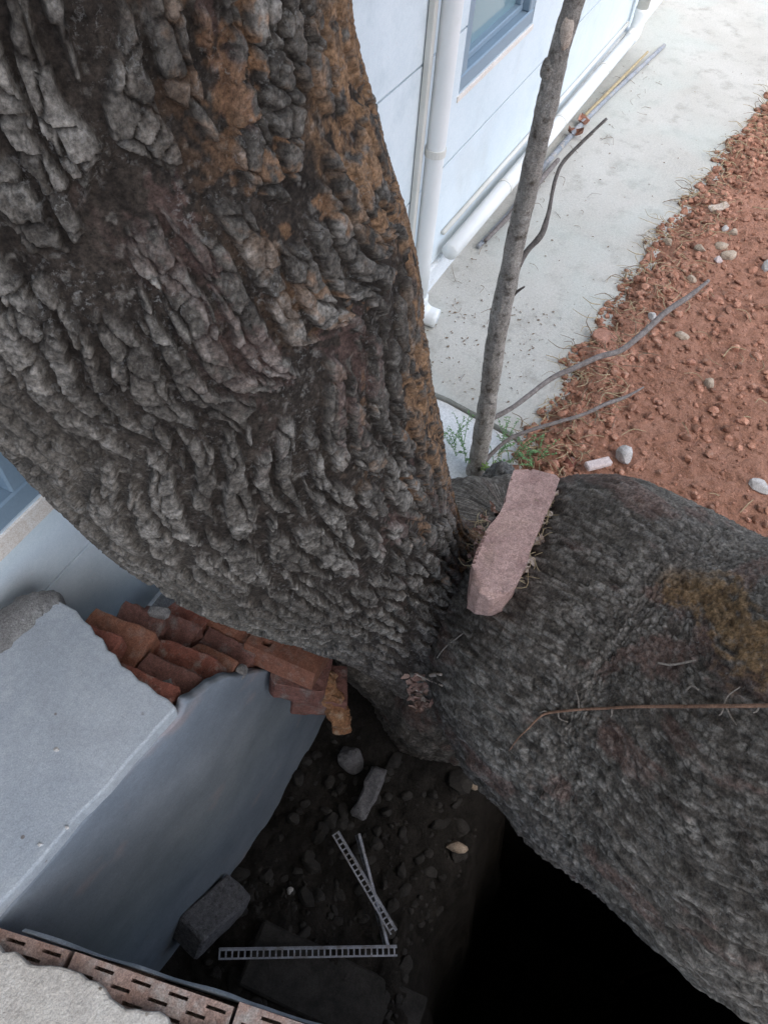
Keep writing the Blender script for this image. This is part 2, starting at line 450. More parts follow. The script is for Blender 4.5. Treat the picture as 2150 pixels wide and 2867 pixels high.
def pit_z(X, Y):
    edge = -0.03 - 0.5 * np.clip(0.30 - X, 0, 0.4) + 0.06 * np.clip(X - 0.5, 0, 1)
    P = np.stack([X, Y, X * 0], -1)
    z = -0.56 + 0.03 * fbm(P * 9, 4, 21) + 0.16 * sstep(0.5, 0.95, X)
    return z - 2.3 * sstep(0.0, 0.55, edge - Y + 0.05 * fbm(P * 7, 3, 22)) - 0.05 * sstep(0.3, -0.1, Y)
gx, gy = np.meshgrid(np.linspace(PX0 - 0.03, PX1 + 0.03, 190), np.linspace(PY0 - 0.03, PY1 + 0.03, 260), indexing='ij')
gz = pit_z(gx, gy) + 0.010 * fbm(np.stack([gx, gy, gx * 0], -1) * 40, 3, 5)
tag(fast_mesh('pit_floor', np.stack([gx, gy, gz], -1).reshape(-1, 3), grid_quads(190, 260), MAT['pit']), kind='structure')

# concrete path along the house
path_edge = [(1.62, 0.15), (1.80, 0.17), (2.4, 0.15), (3.0, 0.10), (3.8, -0.02), (4.6, -0.10), (9.0, -0.5)]
pts = [(1.735, 0.885), (1.732, 0.554), (1.694, 0.296), (1.62, 0.15)] + path_edge[1:] + [(9.0, 0.885)]
V = [(x, y, 0.0) for x, y in pts] + [(x, y, -0.09) for x, y in pts]
m = len(pts)
Fc = [tuple(range(m))] + [((i + 1) % m, i, m + i, m + (i + 1) % m) for i in range(m)]
tag(mesh_obj('path', V, Fc, MAT['path']), kind='structure')
# the white slab before it, a step lower
kp = [(1.727, 0.88), (1.724, 0.556), (1.686, 0.298), (1.63, 0.16), (1.30, 0.18), (1.05, 0.56), (-1.6, 0.57), (-1.6, 0.88)]
V = [(x, y, -0.018) for x, y in kp] + [(x, y, -0.08) for x, y in kp]; m = len(kp)
tag(mesh_obj('house_apron', V, [tuple(range(m))[::-1]] + [(i, (i + 1) % m, m + (i + 1) % m, m + i) for i in range(m)], MAT['kerb']), kind='structure')

# red soil
def soil_line(X):
    base = np.interp(X, [0.9, 1.2, 1.45, 1.62, 1.82, 2.4, 3.0, 3.8, 4.5, 9.0], [0.05, 0.16, 0.23, 0.255, 0.24, 0.225, 0.19, 0.11, 0.02, -0.4])
    return base + 0.022 * vnoise(np.stack([X * 14, X * 0, X * 0], -1), 4) + 0.018 * vnoise(np.stack([X * 41, X * 0, X * 0], -1), 6)
def soil_z(X, Y):
    P = np.stack([X, Y, X * 0], -1)
    t = soil_line(X) - Y
    z = 0.045 * sstep(-0.02, 0.10, t) + 0.06 * sstep(0.1, 0.9, t) + 0.02 * fbm(P * 5, 3, 31) + 0.013 * np.abs(fbm(P * 26, 3, 32)) + 0.006 * fbm(P * 80, 2, 33)
    return np.where(t < 0, -0.03 + (t * 0.4), z - 0.015)
ns, nw = 420, 300
sx = np.linspace(0.985, 1, ns); u = np.linspace(0, 1, ns); X = 0.985 + (u ** 1.5) * 5.2
w = np.linspace(0, 1, nw); W = (w ** 1.6) * 3.0
XX = np.repeat(X[:, None], nw, 1); YY = soil_line(XX) + 0.015 - W[None, :]
tag(fast_mesh('soil', np.stack([XX, YY, soil_z(XX, YY)], -1).reshape(-1, 3), grid_quads(ns, nw)[:, ::-1], MAT['soil']), kind='structure')

# ================================================================== THE TREE
def cone_between(L, R, D):
    a, b = ray(*L), ray(*R); a /= np.linalg.norm(a); b /= np.linalg.norm(b)
    c = a + b; c /= np.linalg.norm(c)
    return np.append(CAMP + c * D, D * math.sin(math.acos(np.clip(a @ b, -1, 1)) / 2))
left_axis = [np.array([1.08, 0.12, -0.28, 0.27]), np.array([0.94, 0.19, 0.06, 0.235]),
             cone_between((690, 1350), (1040, 1205), 1.74),
             cone_between((430, 1225), (968, 1000), 1.42),
             cone_between((225, 1140), (930, 800), 1.20),
             cone_between((55, 1035), (890, 580), 1.06),
             cone_between((-70, 915), (845, 350), 0.96),
             cone_between((-240, 750), (795, 130), 0.89)]
left_axis = [np.append(a[:3], a[3] - 0.012) for a in left_axis]
right_axis = [np.array([1.22, 0.16, -0.40, 0.30]), np.array([1.10, 0.00, -0.10, 0.28]), np.array([0.95, -0.145, 0.19, 0.29]),
              cone_between((1410, 1075), (1250, 1862), 1.56),
              cone_between((1659, 1172), (1450, 2040), 1.42),
              cone_between((1900, 1240), (1720, 2235), 1.31)]
right_axis = [np.append(a[:3], a[3] - 0.006) for a in right_axis]
def extend(ax, steps):
    ax = list(ax)
    for (dx, dy, dz, r) in steps:
        p = ax[-1].copy(); p[:3] += (dx, dy, dz); p[3] = r; ax.append(p)
    return np.array(ax)
left_axis = extend(left_axis, [(-0.02, 0.02, 0.25, 0.24), (-0.01, 0.0, 0.6, 0.22), (0.0, -0.1, 1.0, 0.19)])
right_axis = extend(right_axis, [(-0.04, -0.20, 0.25, 0.29), (-0.02, -0.40, 0.6, 0.26), (0.1, -0.5, 1.0, 0.22)])

def trunk_surface(axis, na, nr, front, bark, lumps, weights=None, fk=0.5, others=()):
    A = spline(axis, 400)
    L = np.linalg.norm(np.diff(A[:, :3], axis=0), axis=1)
    arc = np.concatenate([[0], np.cumsum(L)])
    D = np.linalg.norm(A[:, :3] - CAMP, axis=1)
    wt = 1.0 / np.maximum(D, 0.5)
    if weights is not None: wt = wt * np.interp(np.linspace(0, 1, 400), *weights)
    cw = np.concatenate([[0], np.cumsum(0.5 * (wt[1:] + wt[:-1]) * L)])
    s = np.interp(np.linspace(0, cw[-1], na), cw, arc)
    A = np.stack([np.interp(s, arc, A[:, k]) for k in range(4)], -1)
    T = np.gradient(A[:, :3], axis=0); T /= np.linalg.norm(T, axis=1)[:, None]
    k = np.ones(31) / 31
    T = np.stack([np.convolve(np.pad(T[:, i], 15, 'edge'), k, 'valid') for i in range(3)], -1); T /= np.linalg.norm(T, axis=1)[:, None]
    E0 = front - T * (T @ front)[:, None]; E0 /= np.linalg.norm(E0, axis=1)[:, None]
    E1 = np.cross(T, E0)
    ph = np.linspace(-np.pi, np.pi, nr, endpoint=False); th = ph - fk * np.sin(ph)
    S = np.repeat(s[:, None], nr, 1); TH = np.repeat(th[None, :], na, 0); R = np.repeat(A[:, 3][:, None], nr, 1)
    N = E0[:, None] * np.cos(TH)[..., None] + E1[:, None] * np.sin(TH)[..., None]
    P = A[:, None, :3] + N * R[..., None]
    R2 = R * (1 + lumps(P, S, TH)); P = A[:, None, :3] + N * R2[..., None]
    if others:
        low_rows = np.where(A[:, 2] < 0.75)[0]; n_ = (low_rows.max() + 1) if len(low_rows) else 0
        Q = P[:n_]
        for oa, k_ in others:
            sd_ = np.full(Q.shape[:2], 9.0)
            for a_ in spline(oa, 46):
                if a_[2] < 0.8:
                    sd_ = np.minimum(sd_, np.sqrt(((Q - a_[:3]) ** 2).sum(-1)) - a_[3])
            fade = sstep(0.62, 0.30, Q[..., 2])
            P[:n_] += N[:n_] * (fade * np.maximum(k_ - np.abs(sd_), 0) ** 2 / (4 * k_))[..., None]
    hgt, col = bark(P, S, TH, A)
    P = P + N * hgt[..., None]
    return P, col
def flake(x, n):
    """terraces: layered flakes with crisp edges"""
    y = (x * 0.5 + 0.5) * n * 1.6; k = np.floor(y); return (k + sstep(0.0, 0.16, y - k)) / n - 0.8
def lerp(a, b, t): return a + (b - a) * t
def C(*a): return np.array(a)

def bark_left(P, S, TH, A):
    rr = 0.27
    c = TH * rr
    wq = np.stack([c * 9, S * 6], -1)
    w1 = fbm(wq, 3, 41); w2 = fbm(wq + 9.3, 3, 42)
    f1 = fbm(np.stack([c * 45, S * 40], -1), 3, 43); f2 = fbm(np.stack([c * 45 + 36.5, S * 40], -1), 3, 44)
    # long fissures along the grain, and the plates between them
    eA, idA = voronoi_edge(c / 0.031 + 0.26 * w1 + 0.26 * f1, S / 0.190 + 0.18 * w2 + 0.08 * f2, 1)
    eB, idB = voronoi_edge(c / 0.024 + 0.15 * w2 + 0.26 * f2, S / 0.027 + 0.15 * w1 + 0.26 * f1, 2)
    eC, idC = voronoi_edge(c / 0.0075 + 0.6 * f1 + 0.3 * w1, S / 0.0095 + 0.6 * f2, 3)
    n_mid = fbm(np.stack([c * 90, S * 80], -1), 4, 45)
    n_fine = fbm(P * 260, 3, 46)
    up = sstep(0.45, 1.00, S)                     # towards the crown the plates grow large
    wid = 0.16 + 0.05 * w2
    fl_ = flake(fbm(np.stack([c * 34 + 14.6, S * 26], -1), 4, 54), 5); fl2 = flake(fbm(np.stack([c * 85 + 14.6, S * 70], -1), 3, 55), 4)
    fa = sstep(wid - 0.045, wid + 0.03, eA + 0.030 * n_mid + 0.012 * n_fine); fb = sstep(0.02, 0.085, eB + 0.035 * n_mid)
    fc = sstep(0.0, 0.16, eC + 0.08 * n_mid)
    hi = 0.0085 * fa * (0.45 + 0.55 * fb) + fa * (0.0022 * fb * (0.3 + 0.9 * idB) + 0.0009 * fc * (0.1 + 1.3 * idC) + 0.0017 * fl_ + 0.0012 * fl2) + 0.0005 * n_mid + 0.0010 * n_fine
    eD, idD = voronoi_edge(c / 0.0145 + 0.6 * f1 + 0.4 * w1, S / 0.022 + 0.5 * f2 + 0.4 * w2, 4)
    fd = sstep(0.02, 0.12, eD + 0.06 * n_mid)
    lo = 0.0032 * fa * (0.4 + 0.6 * fb) + 0.0026 * fd * (0.3 + idD) + 0.0010 * fc * (0.2 + idC) + 0.0022 * fl_ + 0.0014 * fl2 + 0.0008 * n_mid + 0.0012 * n_fine
    # the weathered strip on the side away from the plates is smoother
    strip = sstep(0.66, 0.98, RIGHTSIGN * TH + 0.16 * w1 + 0.14 * n_mid)
    hgt = lerp(lo, hi, up)
    hgt = lerp(hgt, 0.006 * fa + 0.0015 * fc + 0.0028 * fbm(np.stack([c * 170, S * 30], -1), 4, 47) + 0.0012 * n_fine, 0.75 * strip)
    # --- colour of the bark itself: bare brown bark between crusted grey plates
    base = lerp(C(0.034, 0.028, 0.024), C(0.060, 0.051, 0.044), (0.5 + 0.5 * n_mid)[..., None])
    plate = lerp(C(0.085, 0.079, 0.072), C(0.185, 0.176, 0.163), (0.6 * idB + 0.4 * idC)[..., None])
    fbd = lerp(fd, fb, up)
    col = lerp(base, plate, (fbd * fa * (0.55 + 0.45 * fc))[..., None])
    col = col * (1.0 + 0.55 * fl_ + 0.40 * fl2)[..., None]
    lich = sstep(0.02, 0.32, fbm(np.stack([c * 16, S * 12], -1), 4, 48) + 0.5 * (idB - 0.5) + 0.3 * (idC - 0.5) + 0.30 * n_mid)
    rim = sstep(0.30, 0.14, eA) * fa
    lich = np.clip(lich * (0.35 + 0.65 * sstep(-0.15, 0.25, fbm(P * 75, 3, 52))) + 0.35 * rim * sstep(0.0, 0.3, n_mid), 0, 1)
    col = lerp(col, C(0.40, 0.39, 0.37), (lich * fa * fbd * (0.5 + 0.5 * fc) * 0.85)[..., None])
    side = sstep(0.25, 1.05, -RIGHTSIGN * TH + 0.2 * w2)      # paler crust on the flank by the house
    col = lerp(col, C(0.30, 0.28, 0.25), (side * (0.35 + 0.5 * fc) * 0.55)[..., None])
    spk = sstep(0.40, 0.55, fbm(P * 120, 2, 49))
    col = lerp(col, C(0.36, 0.35, 0.33), (spk * 0.35)[..., None])
    red = sstep(0.30, 0.5, 0.5 * (idC - 0.5) + fbm(np.stack([c * 22 + 51.1, S * 9], -1), 4, 50) + 0.25 * n_mid) * sstep(-0.25, 0.3, RIGHTSIGN * TH)
    col = lerp(col, C(0.19, 0.12, 0.11), (red * 0.45)[..., None])
    rust = strip * sstep(-0.45, 0.20, n_mid + 0.5 * w2 + 0.8 * (fbm(P * 60, 3, 53))) * sstep(0.32, 0.62, S)
    col = lerp(col, lerp(C(0.27, 0.155, 0.088), C(0.43, 0.275, 0.165), (0.5 + 0.5 * n_mid)[..., None]), (rust * 0.92)[..., None])
    rust2 = sstep(0.34, 0.56, 0.7 * w2 + 0.7 * n_mid + 0.7 * (idB - 0.5)) * sstep(0.15, 0.6, RIGHTSIGN * TH) * (1 - strip) * sstep(0.5, 0.9, S)
    col = lerp(col, C(0.30, 0.175, 0.10), (rust2 * 0.8)[..., None])
    return hgt, np.clip(col, 0.01, 1) * 0.53 * C(1.07, 1.0, 0.92)
def bark_right(P, S, TH, A):
    rr = 0.30
    c = TH * rr
    wq = np.stack([c * 8, S * 5], -1)
    w1 = fbm(wq, 3, 61); w2 = fbm(wq + 9.3, 3, 62)
    f1 = fbm(np.stack([c * 50, S * 36], -1), 3, 63); f2 = fbm(np.stack([c * 50 + 36.5, S * 36], -1), 3, 64)
    eA, idA = voronoi_edge(c / 0.060 + 0.6 * w1 + 0.2 * f1, S / 0.20 + 0.6 * w2 + 0.2 * f2, 11)
    eB, idB = voronoi_edge(c / 0.022 + 0.5 * w2 + 0.4 * f2, S / 0.050 + 0.5 * w1 + 0.3 * f1, 12)
    eC, idC = voronoi_edge(c / 0.0080 + 0.6 * f1 + 0.6 * w1, S / 0.014 + 0.5 * f2 + 0.6 * w2, 13)
    n_mid = fbm(np.stack([c * 120, S * 60], -1), 4, 65); n_fine = fbm(P * 300, 3, 66)
    low = sstep(-0.1, 0.9, LOWSIGN * TH) * sstep(0.5, 0.9, S)     # heavier bark on the underside
    fa = sstep(0.02, 0.2, eA + 0.06 * n_mid); fb = sstep(0.02, 0.2, eB + 0.06 * n_mid); fc = sstep(0.0, 0.22, eC + 0.1 * n_mid)
    hgt = lerp(0.0012, 0.006, low) * fa + lerp(0.0012, 0.0034, low) * fb * (0.3 + idB) + lerp(0.0020, 0.0024, low) * fc * (0.15 + idC) + 0.0022 * n_mid + 0.0014 * n_fine
    hgt = hgt + 0.006 * fbm(np.stack([c * 12, S * 10], -1), 3, 67)
    fl_ = flake(fbm(np.stack([c * 44 + 14.6, S * 18], -1), 4, 72), 5); fl2 = flake(fbm(np.stack([c * 150 + 14.6, S * 60], -1), 3, 73), 4)
    fib = fbm(np.stack([c * 260, S * 45], -1), 3, 74)
    hgt = hgt + lerp(0.0014, 0.0036, low) * fl_ + 0.0013 * fl2 + 0.0014 * fib
    base = lerp(C(0.060, 0.054, 0.048), C(0.140, 0.130, 0.118), np.clip(0.5 + 0.4 * n_mid + 0.5 * fib, 0, 1)[..., None])
    col = lerp(base, C(0.25, 0.243, 0.23), (np.clip(1.5 * fc * idC ** 2, 0, 1))[..., None])
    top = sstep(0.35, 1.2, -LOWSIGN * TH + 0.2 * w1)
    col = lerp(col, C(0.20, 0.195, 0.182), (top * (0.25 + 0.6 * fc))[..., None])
    lich = sstep(0.15, 0.45, fbm(np.stack([c * 20, S * 14], -1), 4, 68) + 0.3 * (idC - 0.5))
    col = lerp(col, C(0.22, 0.215, 0.20), (lich * 0.6 * fc)[..., None])
    red = sstep(0.16, 0.4, fbm(np.stack([c * 16 + 21.9, S * 8], -1), 4, 69) + 0.25 * n_mid)
    col = lerp(col, C(0.16, 0.095, 0.082), (red * 0.5)[..., None])
    rust = sstep(0.0, 0.4, 0.42 - np.abs(TH + LOWSIGN * 0.55) * 3.4 + 0.5 * w2 + 0.5 * n_mid) * sstep(1.18, 1.36, S + 0.2 * w1)
    col = lerp(col, lerp(C(0.20, 0.125, 0.06), C(0.32, 0.22, 0.12), (0.5 + 0.5 * n_mid)[..., None]), (rust * 0.85)[..., None])
    spk = sstep(0.42, 0.55, fbm(P * 140, 2, 70))
    col = lerp(col, C(0.30, 0.29, 0.27), (spk * 0.3)[..., None])
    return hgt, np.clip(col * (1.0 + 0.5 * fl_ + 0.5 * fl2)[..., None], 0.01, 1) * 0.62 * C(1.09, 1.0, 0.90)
def lumps_std(seed, amp, low):
    def f(P, S, TH):
        b = amp * fbm(P * 4.5, 3, seed)
        flute = low * np.cos(TH * 5 + 3 * fbm(P * 2, 2, seed + 1)) * sstep(0.55, 0.1, S)
        return b + flute
    return f

def lumps_right(P, S, TH):
    b = lumps_std(75, 0.05, 0.05)(P, S, TH)
    t = (TH + LOWSIGN * 0.86 + np.pi) % (2 * np.pi) - np.pi
    return b + 0.165 * np.exp(-(t / 0.30) ** 2 - ((S - 1.0) / 0.16) ** 2)
tree = thing('tree', 'large old tree with two thick rough trunks forking above the dark pit', 'tree', (1.08, 0.1, -0.5))
frontL = CAMP - left_axis[5][:3]; frontL /= np.linalg.norm(frontL)
frontR = CAMP - right_axis[4][:3]; frontR /= np.linalg.norm(frontR)
def sign_towards(axis, i, front, px):
    T = axis[i + 1][:3] - axis[i - 1][:3]; T /= np.linalg.norm(T)
    e0 = front - T * (front @ T); e1 = np.cross(T, e0 / np.linalg.norm(e0))
    r = ray(*px); r /= np.linalg.norm(r)
    p = CAMP + r * np.linalg.norm(axis[i][:3] - CAMP)
    return 1.0 if (p - axis[i][:3]) @ e1 > 0 else -1.0
RIGHTSIGN = sign_towards(left_axis, 5, frontL, (912, 580))
LOWSIGN = sign_towards(right_axis, 4, frontR, (1255, 1870))
WL = ([0, 0.10, 0.76, 0.84, 1], [0.5, 1.0, 1.0, 0.12, 0.05])
WR = ([0, 0.12, 0.2, 0.44, 0.5, 0.66, 0.74, 1], [0.3, 0.7, 1.7, 1.7, 1.0, 1.0, 0.15, 0.06])
NA_L, NR_L, NA_R, NR_R = 760, 600, 620, 480
PL, CL = trunk_surface(left_axis, NA_L, NR_L, frontL, bark_left, lumps_std(71, 0.055, 0.04), WL, others=((right_axis, 0.24),))
trunk_l = fast_mesh('trunk', PL.reshape(-1, 3), grid_quads(NA_L, NR_L, True), MAT['bark'], tree, col=CL.reshape(-1, 3))
tag(trunk_l, 'broad left trunk with deep fissures and a rusty brown strip')
PR, CR = trunk_surface(right_axis, NA_R, NR_R, frontR, bark_right, lumps_right, WR, others=((left_axis, 0.24),))
trunk_r = fast_mesh('trunk', PR.reshape(-1, 3), grid_quads(NA_R, NR_R, True), MAT['bark'], tree, col=CR.reshape(-1, 3))
tag(trunk_r, 'finer barked right trunk leaning out over the pit')
# root flare that goes down into the pit
base_axis = np.array([[1.13, 0.15, 0.31, 0.01], [1.13, 0.15, 0.29, 0.14], [1.12, 0.14, 0.22, 0.27], [1.10, 0.12, 0.06, 0.385], [1.10, 0.12, -0.10, 0.40], [1.14, 0.13, -0.3, 0.365], [1.18, 0.14, -0.9, 0.34]])
def lumps_base(P, S, TH):
    return 0.10 * fbm(P * 4.0, 3, 81) + 0.05 * np.cos(TH * 6 + 4 * fbm(P * 2.2, 2, 82))
PB, CB = trunk_surface(base_axis, 170, 300, np.array([-1, 0, 0.0]), lambda P, S, TH, A: bark_right(P, S, TH, A), lumps_base, others=((left_axis, 0.2), (right_axis, 0.2)))
fast_mesh('root_flare', PB.reshape(-1, 3), grid_quads(170, 300, True), MAT['bark'], tree, col=CB.reshape(-1, 3))

def coarse_bvh(Ps):
    V, Fs, o = [], [], 0
    for P in Ps:
        Q = P[::3, ::3]; a, b = Q.shape[:2]
        V += Q.reshape(-1, 3).tolist(); Fs += (grid_quads(a, b, True) + o).tolist(); o += a * b
    return BVHTree.FromPolygons(V, Fs)
RT = [right_axis[-1][:3]]
TREE_BVH = coarse_bvh([PL, PR, PB])
def hit(x, y, bvh=None):
    r = ray(x, y); r /= np.linalg.norm(r)
    loc, nrm, i, d = (bvh or TREE_BVH).ray_cast(Vector(CAMP), Vector(r))
    return (None, None) if loc is None else (np.array(loc), np.array(nrm))
# unseen leaf canopy added overhead: limbs and leaves to shade the fork and the pit
for pts_, rr2 in ((((0.50, 0.46, 3.1), (0.4, 0.1, 4.0), (0.9, -0.6, 5.2)), (0.18, 0.13, 0.05)), (((0.50, 0.46, 3.1), (0.0, 0.5, 4.2), (-1.2, 0.3, 5.4)), (0.17, 0.11, 0.04)),
                  ((RT[0] - (0, 0, 0.1), RT[0] + (0.3, -0.4, 1.0), RT[0] + (1.2, -0.9, 2.2)), (0.20, 0.13, 0.05)), ((RT[0] - (0, 0, 0.1), RT[0] + (-0.5, -0.3, 1.1), RT[0] + (-1.6, 0.2, 2.4)), (0.19, 0.12, 0.05))):
    mesh_obj('unseen_limb', *tube(np.array(pts_), np.array(rr2), 12, 20, 0.12, 4), MAT['sapling'], tree, True)
NL = 9000
cr = np.random.default_rng(5)
q_ = cr.normal(size=(NL, 3)); q_ /= np.linalg.norm(q_, axis=1)[:, None]; q_ *= (cr.random(NL) ** 0.4)[:, None]
ctrs = np.array([0.6, -0.7, 5.3]) + q_ * np.array([3.7, 3.0, 1.25])
keep = (ctrs[:, 1] < 0.75) & (fbm(ctrs * 0.9, 2, 12) > -0.28)
ctrs = ctrs[keep]; NL = len(ctrs)
e1 = cr.normal(size=(NL, 3)); e1[:, 2] *= 0.5; e1 /= np.linalg.norm(e1, axis=1)[:, None]
e2 = np.cross(e1, cr.normal(size=(NL, 3))); e2 /= np.linalg.norm(e2, axis=1)[:, None]
ll = cr.uniform(0.09, 0.15, NL)[:, None]
lvv = np.stack([ctrs - e1 * ll, ctrs + e2 * ll * 0.45, ctrs + e1 * ll, ctrs - e2 * ll * 0.45], 1).reshape(-1, 3)
tag(fast_mesh('unseen_crown', lvv, np.arange(NL * 4).reshape(-1, 4), MAT['leaf'], tree, smooth=False), kind='stuff')
# rounded stump of a lost shoot beside the wedged rock

stump = stone_geo(atz(1076, 1072, 0.10), (0.075, 0.065, 0.12), 5, ico(5), cut=2, rough=0.35)
stv = stump[0] + 0.006 * fbm(stump[0] * 90, 3, 4)[:, None]
k = fast_mesh('stump', stv, np.array(stump[1]), MAT['bark'], tree, col=lerp(C(0.05, 0.048, 0.044), C(0.16, 0.155, 0.145), (0.5 + 0.5 * fbm(stv * 120, 3, 6))[:, None]))

# ================================================================== THE HOUSE
house = thing('house', 'white panelled house wall with grey framed windows beside the concrete path', 'house', (2.0, 1.0, 0.0))
def part_box(name, x0, x1, y0, y1, z0, z1, mat, parent, bev=0.0):
    v, f = cbox(((x0 + x1) / 2, (y0 + y1) / 2, (z0 + z1) / 2), (x1 - x0, y1 - y0, z1 - z0), None, bev)
    return mesh_obj(name, v, f, mat, parent)
HX0, HX1 = -4.0, 9.0
WINS = [(2.276, 2.905, 0.683, 1.95), (-0.75, 0.475, 0.689, 1.95)]
part_box('wall_core', HX0, HX1, 0.955, 1.25, -0.1, 5.2, MAT['groove'], house)
rows = [(0.10, 0.4695), (0.4765, 0.8715), (0.8785, 1.2735), (1.2805, 1.6765), (1.6815, 2.55), (2.555, 5.2)]
for (z0, z1) in rows:
    cuts = sorted({z0, z1} | {w[k] for w in WINS for k in (2, 3) if z0 < w[k] < z1})
    for a, b in zip(cuts[:-1], cuts[1:]):
        spans = [(HX0, HX1)]
        for (wx0, wx1, wz0, wz1) in WINS:
            if a >= wz0 - 1e-6 and b <= wz1 + 1e-6:
                spans = [q for sp in spans for q in (((sp[0], wx0), (wx1, sp[1])) if sp[0] < wx0 and sp[1] > wx1 else (sp,))]
        for (xa, xb) in spans:
            # panels butt against each other at an opening
            part_box('wall_panel', xa, xb, YW, 0.953, a, b, MAT['house_white'], house)
part_box('plinth', HX0, HX1, YW - 0.014, 0.953, -0.05, 0.097, MAT['plinth'], house, 0.004)
for i, (x0, x1, z0, z1) in enumerate(WINS):
    win = part_box('window', x0 + 0.05, x1 - 0.05, 0.922, 0.928, z0 + 0.05, z1 - 0.05, MAT['glass' if i == 0 else 'glass_dark'], house)
    w = 0.05
    fr = [cbox(((x0 + x1) / 2, 0.912, z0 + w / 2), (x1 - x0, 0.078, w), None, 0.004), cbox(((x0 + x1) / 2, 0.912, z1 - w / 2), (x1 - x0, 0.078, w), None, 0.004),
          cbox((x0 + w / 2, 0.912, (z0 + z1) / 2), (w, 0.078, z1 - z0 - 2 * w), None, 0.004), cbox((x1 - w / 2, 0.912, (z0 + z1) / 2), (w, 0.078, z1 - z0 - 2 * w), None, 0.004)]
    mesh_obj('frame', *join(fr), MAT['frame'], win)
    a0, a1, c0, c1, q = x0 + w, x1 - w, z0 + w, z1 - w, 0.022
    sa = [cbox(((a0 + a1) / 2, 0.914, c0 + q / 2), (a1 - a0, 0.028, q), None, 0.003), cbox((a0 + q / 2, 0.914, (c0 + c1) / 2), (q, 0.028, c1 - c0 - 2 * q), None, 0.003),
          cbox((a1 - q / 2, 0.914, (c0 + c1) / 2), (q, 0.028, c1 - c0 - 2 * q), None, 0.003), cbox(((a0 + a1) / 2, 0.914, c1 - q / 2), (a1 - a0, 0.028, q), None, 0.003)]
    mesh_obj('sash', *join(sa), MAT['frame'], win)
    hh = 0.022 if i == 0 else 0.05
    part_box('sill', x0 - 0.01, x1 + 0.01, YW - 0.004, YW + 0.02, z0 - hh, z0 - 0.002, MAT['sill'], win, 0.002)
# downpipe with its shoe, and the sloping waste pipe at the foot of the wall
yp = YW - 0.046
pp = np.array([aty(940, 330, yp)[0], yp])
dp = mesh_obj('downpipe', *tube([(pp[0], pp[1], 4.6), (pp[0], pp[1], 2.0), (pp[0], pp[1], 0.30), (pp[0], pp[1], 0.075)], np.full(4, 0.029), 20), MAT['pvc'], house, True)
mesh_obj('shoe', *tube([(pp[0], pp[1], 0.11), (pp[0], pp[1] - 0.004, 0.07), (pp[0] + 0.008, pp[1] - 0.03, 0.036), (pp[0] + 0.012, pp[1] - 0.075, 0.03)], np.array([0.034, 0.034, 0.034, 0.034]), 20, 14), MAT['pvc'], dp, True)
mesh_obj('seam_strip', *cbox((pp[0] - 0.040, YW - 0.012, 2.4), (0.02, 0.02, 4.6), None, 0.003), MAT['pvc_old'], dp)
for z in (0.62, 1.5, 2.6):
    mesh_obj('clip', *tube([(pp[0], pp[1], z), (pp[0], pp[1], z + 0.022)], np.full(2, 0.0325), 20), MAT['pvc_old'], dp)
wp0 = np.array([2.26, YW - 0.052, 0.150]); wp1 = np.array([4.62, YW - 0.052, 0.095])
wp = mesh_obj('waste_pipe', *tube([wp0, 0.5 * (wp0 + wp1), wp1], np.full(3, 0.031), 20), MAT['pvc'], house, True)
mesh_obj('elbow', *tube([wp1 + (-0.05, 0, 0), wp1 + (0.02, 0, 0.005), wp1 + (0.045, 0.0, 0.05), wp1 + (0.048, 0, 0.12)], np.full(4, 0.034), 20, 14), MAT['pvc'], wp, True)
mesh_obj('riser', *tube([wp1 + (0.048, 0, 0.10), wp1 + (0.048, 0, 3.0)], np.full(2, 0.031), 20), MAT['pvc_old'], wp, True)
mesh_obj('conduit', *tube([wp0 + (0.02, 0.043, 0.052), 0.5 * (wp0 + wp1) + (0, 0.043, 0.050), wp1 + (0, 0.043, 0.052)], np.full(3, 0.009), 10), MAT['pvc_old'], wp, True)
for t in (0.22, 0.5, 0.78):
    c = wp0 + (wp1 - wp0) * t
    mesh_obj('clip', *tube([c, c + (0.018, 0, 0)], np.full(2, 0.0335), 20), MAT['pvc_old'], wp)

# ================================================================== PARAPET BESIDE THE PIT (rendered brick, broken off at the tree)
ZT = 0.60
YA = 0.455
parapet = thing('parapet_wall', 'grey rendered brick parapet broken off in steps where it meets the tree', 'wall', (0.0, 0.6, -0.6))
# rendered top, with a ragged end
near_pts = [(-1.7, 0.53), (-0.60, 0.52), (-0.064, 0.494), (0.12, 0.474), (0.287, 0.455)]
nxs = np.linspace(-1.7, 0.287, 130)
near = [(x, float(np.interp(x, [a for a, b in near_pts], [b for a, b in near_pts]) + 0.0025 * vnoise(np.array([x * 14, 0, 0]), 6) + 0.001 * vnoise(np.array([x * 70, 0, 0]), 7))) for x in nxs]
rag = [(385, 1530), (362, 1508), (340, 1497), (318, 1476), (300, 1468), (283, 1448), (262, 1436), (250, 1412), (232, 1402), (222, 1378), (205, 1368), (196, 1350), (180, 1338), (166, 1318), (150, 1309)]
ragw = [tuple(atz(x, y, ZT)[:2]) for x, y in rag][1:]
far = [(0.345, 0.758), (0.32, 0.80), (-0.3, 0.822), (-1.7, 0.83)]
ring = near + ragw + far
def prism(poly, z1, z0, dome=None):
    m = len(poly)
    V = [(x, y, z1) for x, y in poly] + [(x, y, z0) for x, y in poly]
    F = [tuple(range(m))] + [((i + 1) % m, i, m + i, m + (i + 1) % m) for i in range(m)] + [tuple(range(2 * m - 1, m - 1, -1))]
    return V, F
capv, capf = prism(ring, ZT, ZT - 0.035)
cap = mesh_obj('cement_cap', capv, capf, MAT['render'], parapet)
bvm = cap.modifiers.new('edge', 'BEVEL'); bvm.width = 0.004; bvm.segments = 2; bvm.limit_method = 'ANGLE'; bvm.angle_limit = math.radians(50)
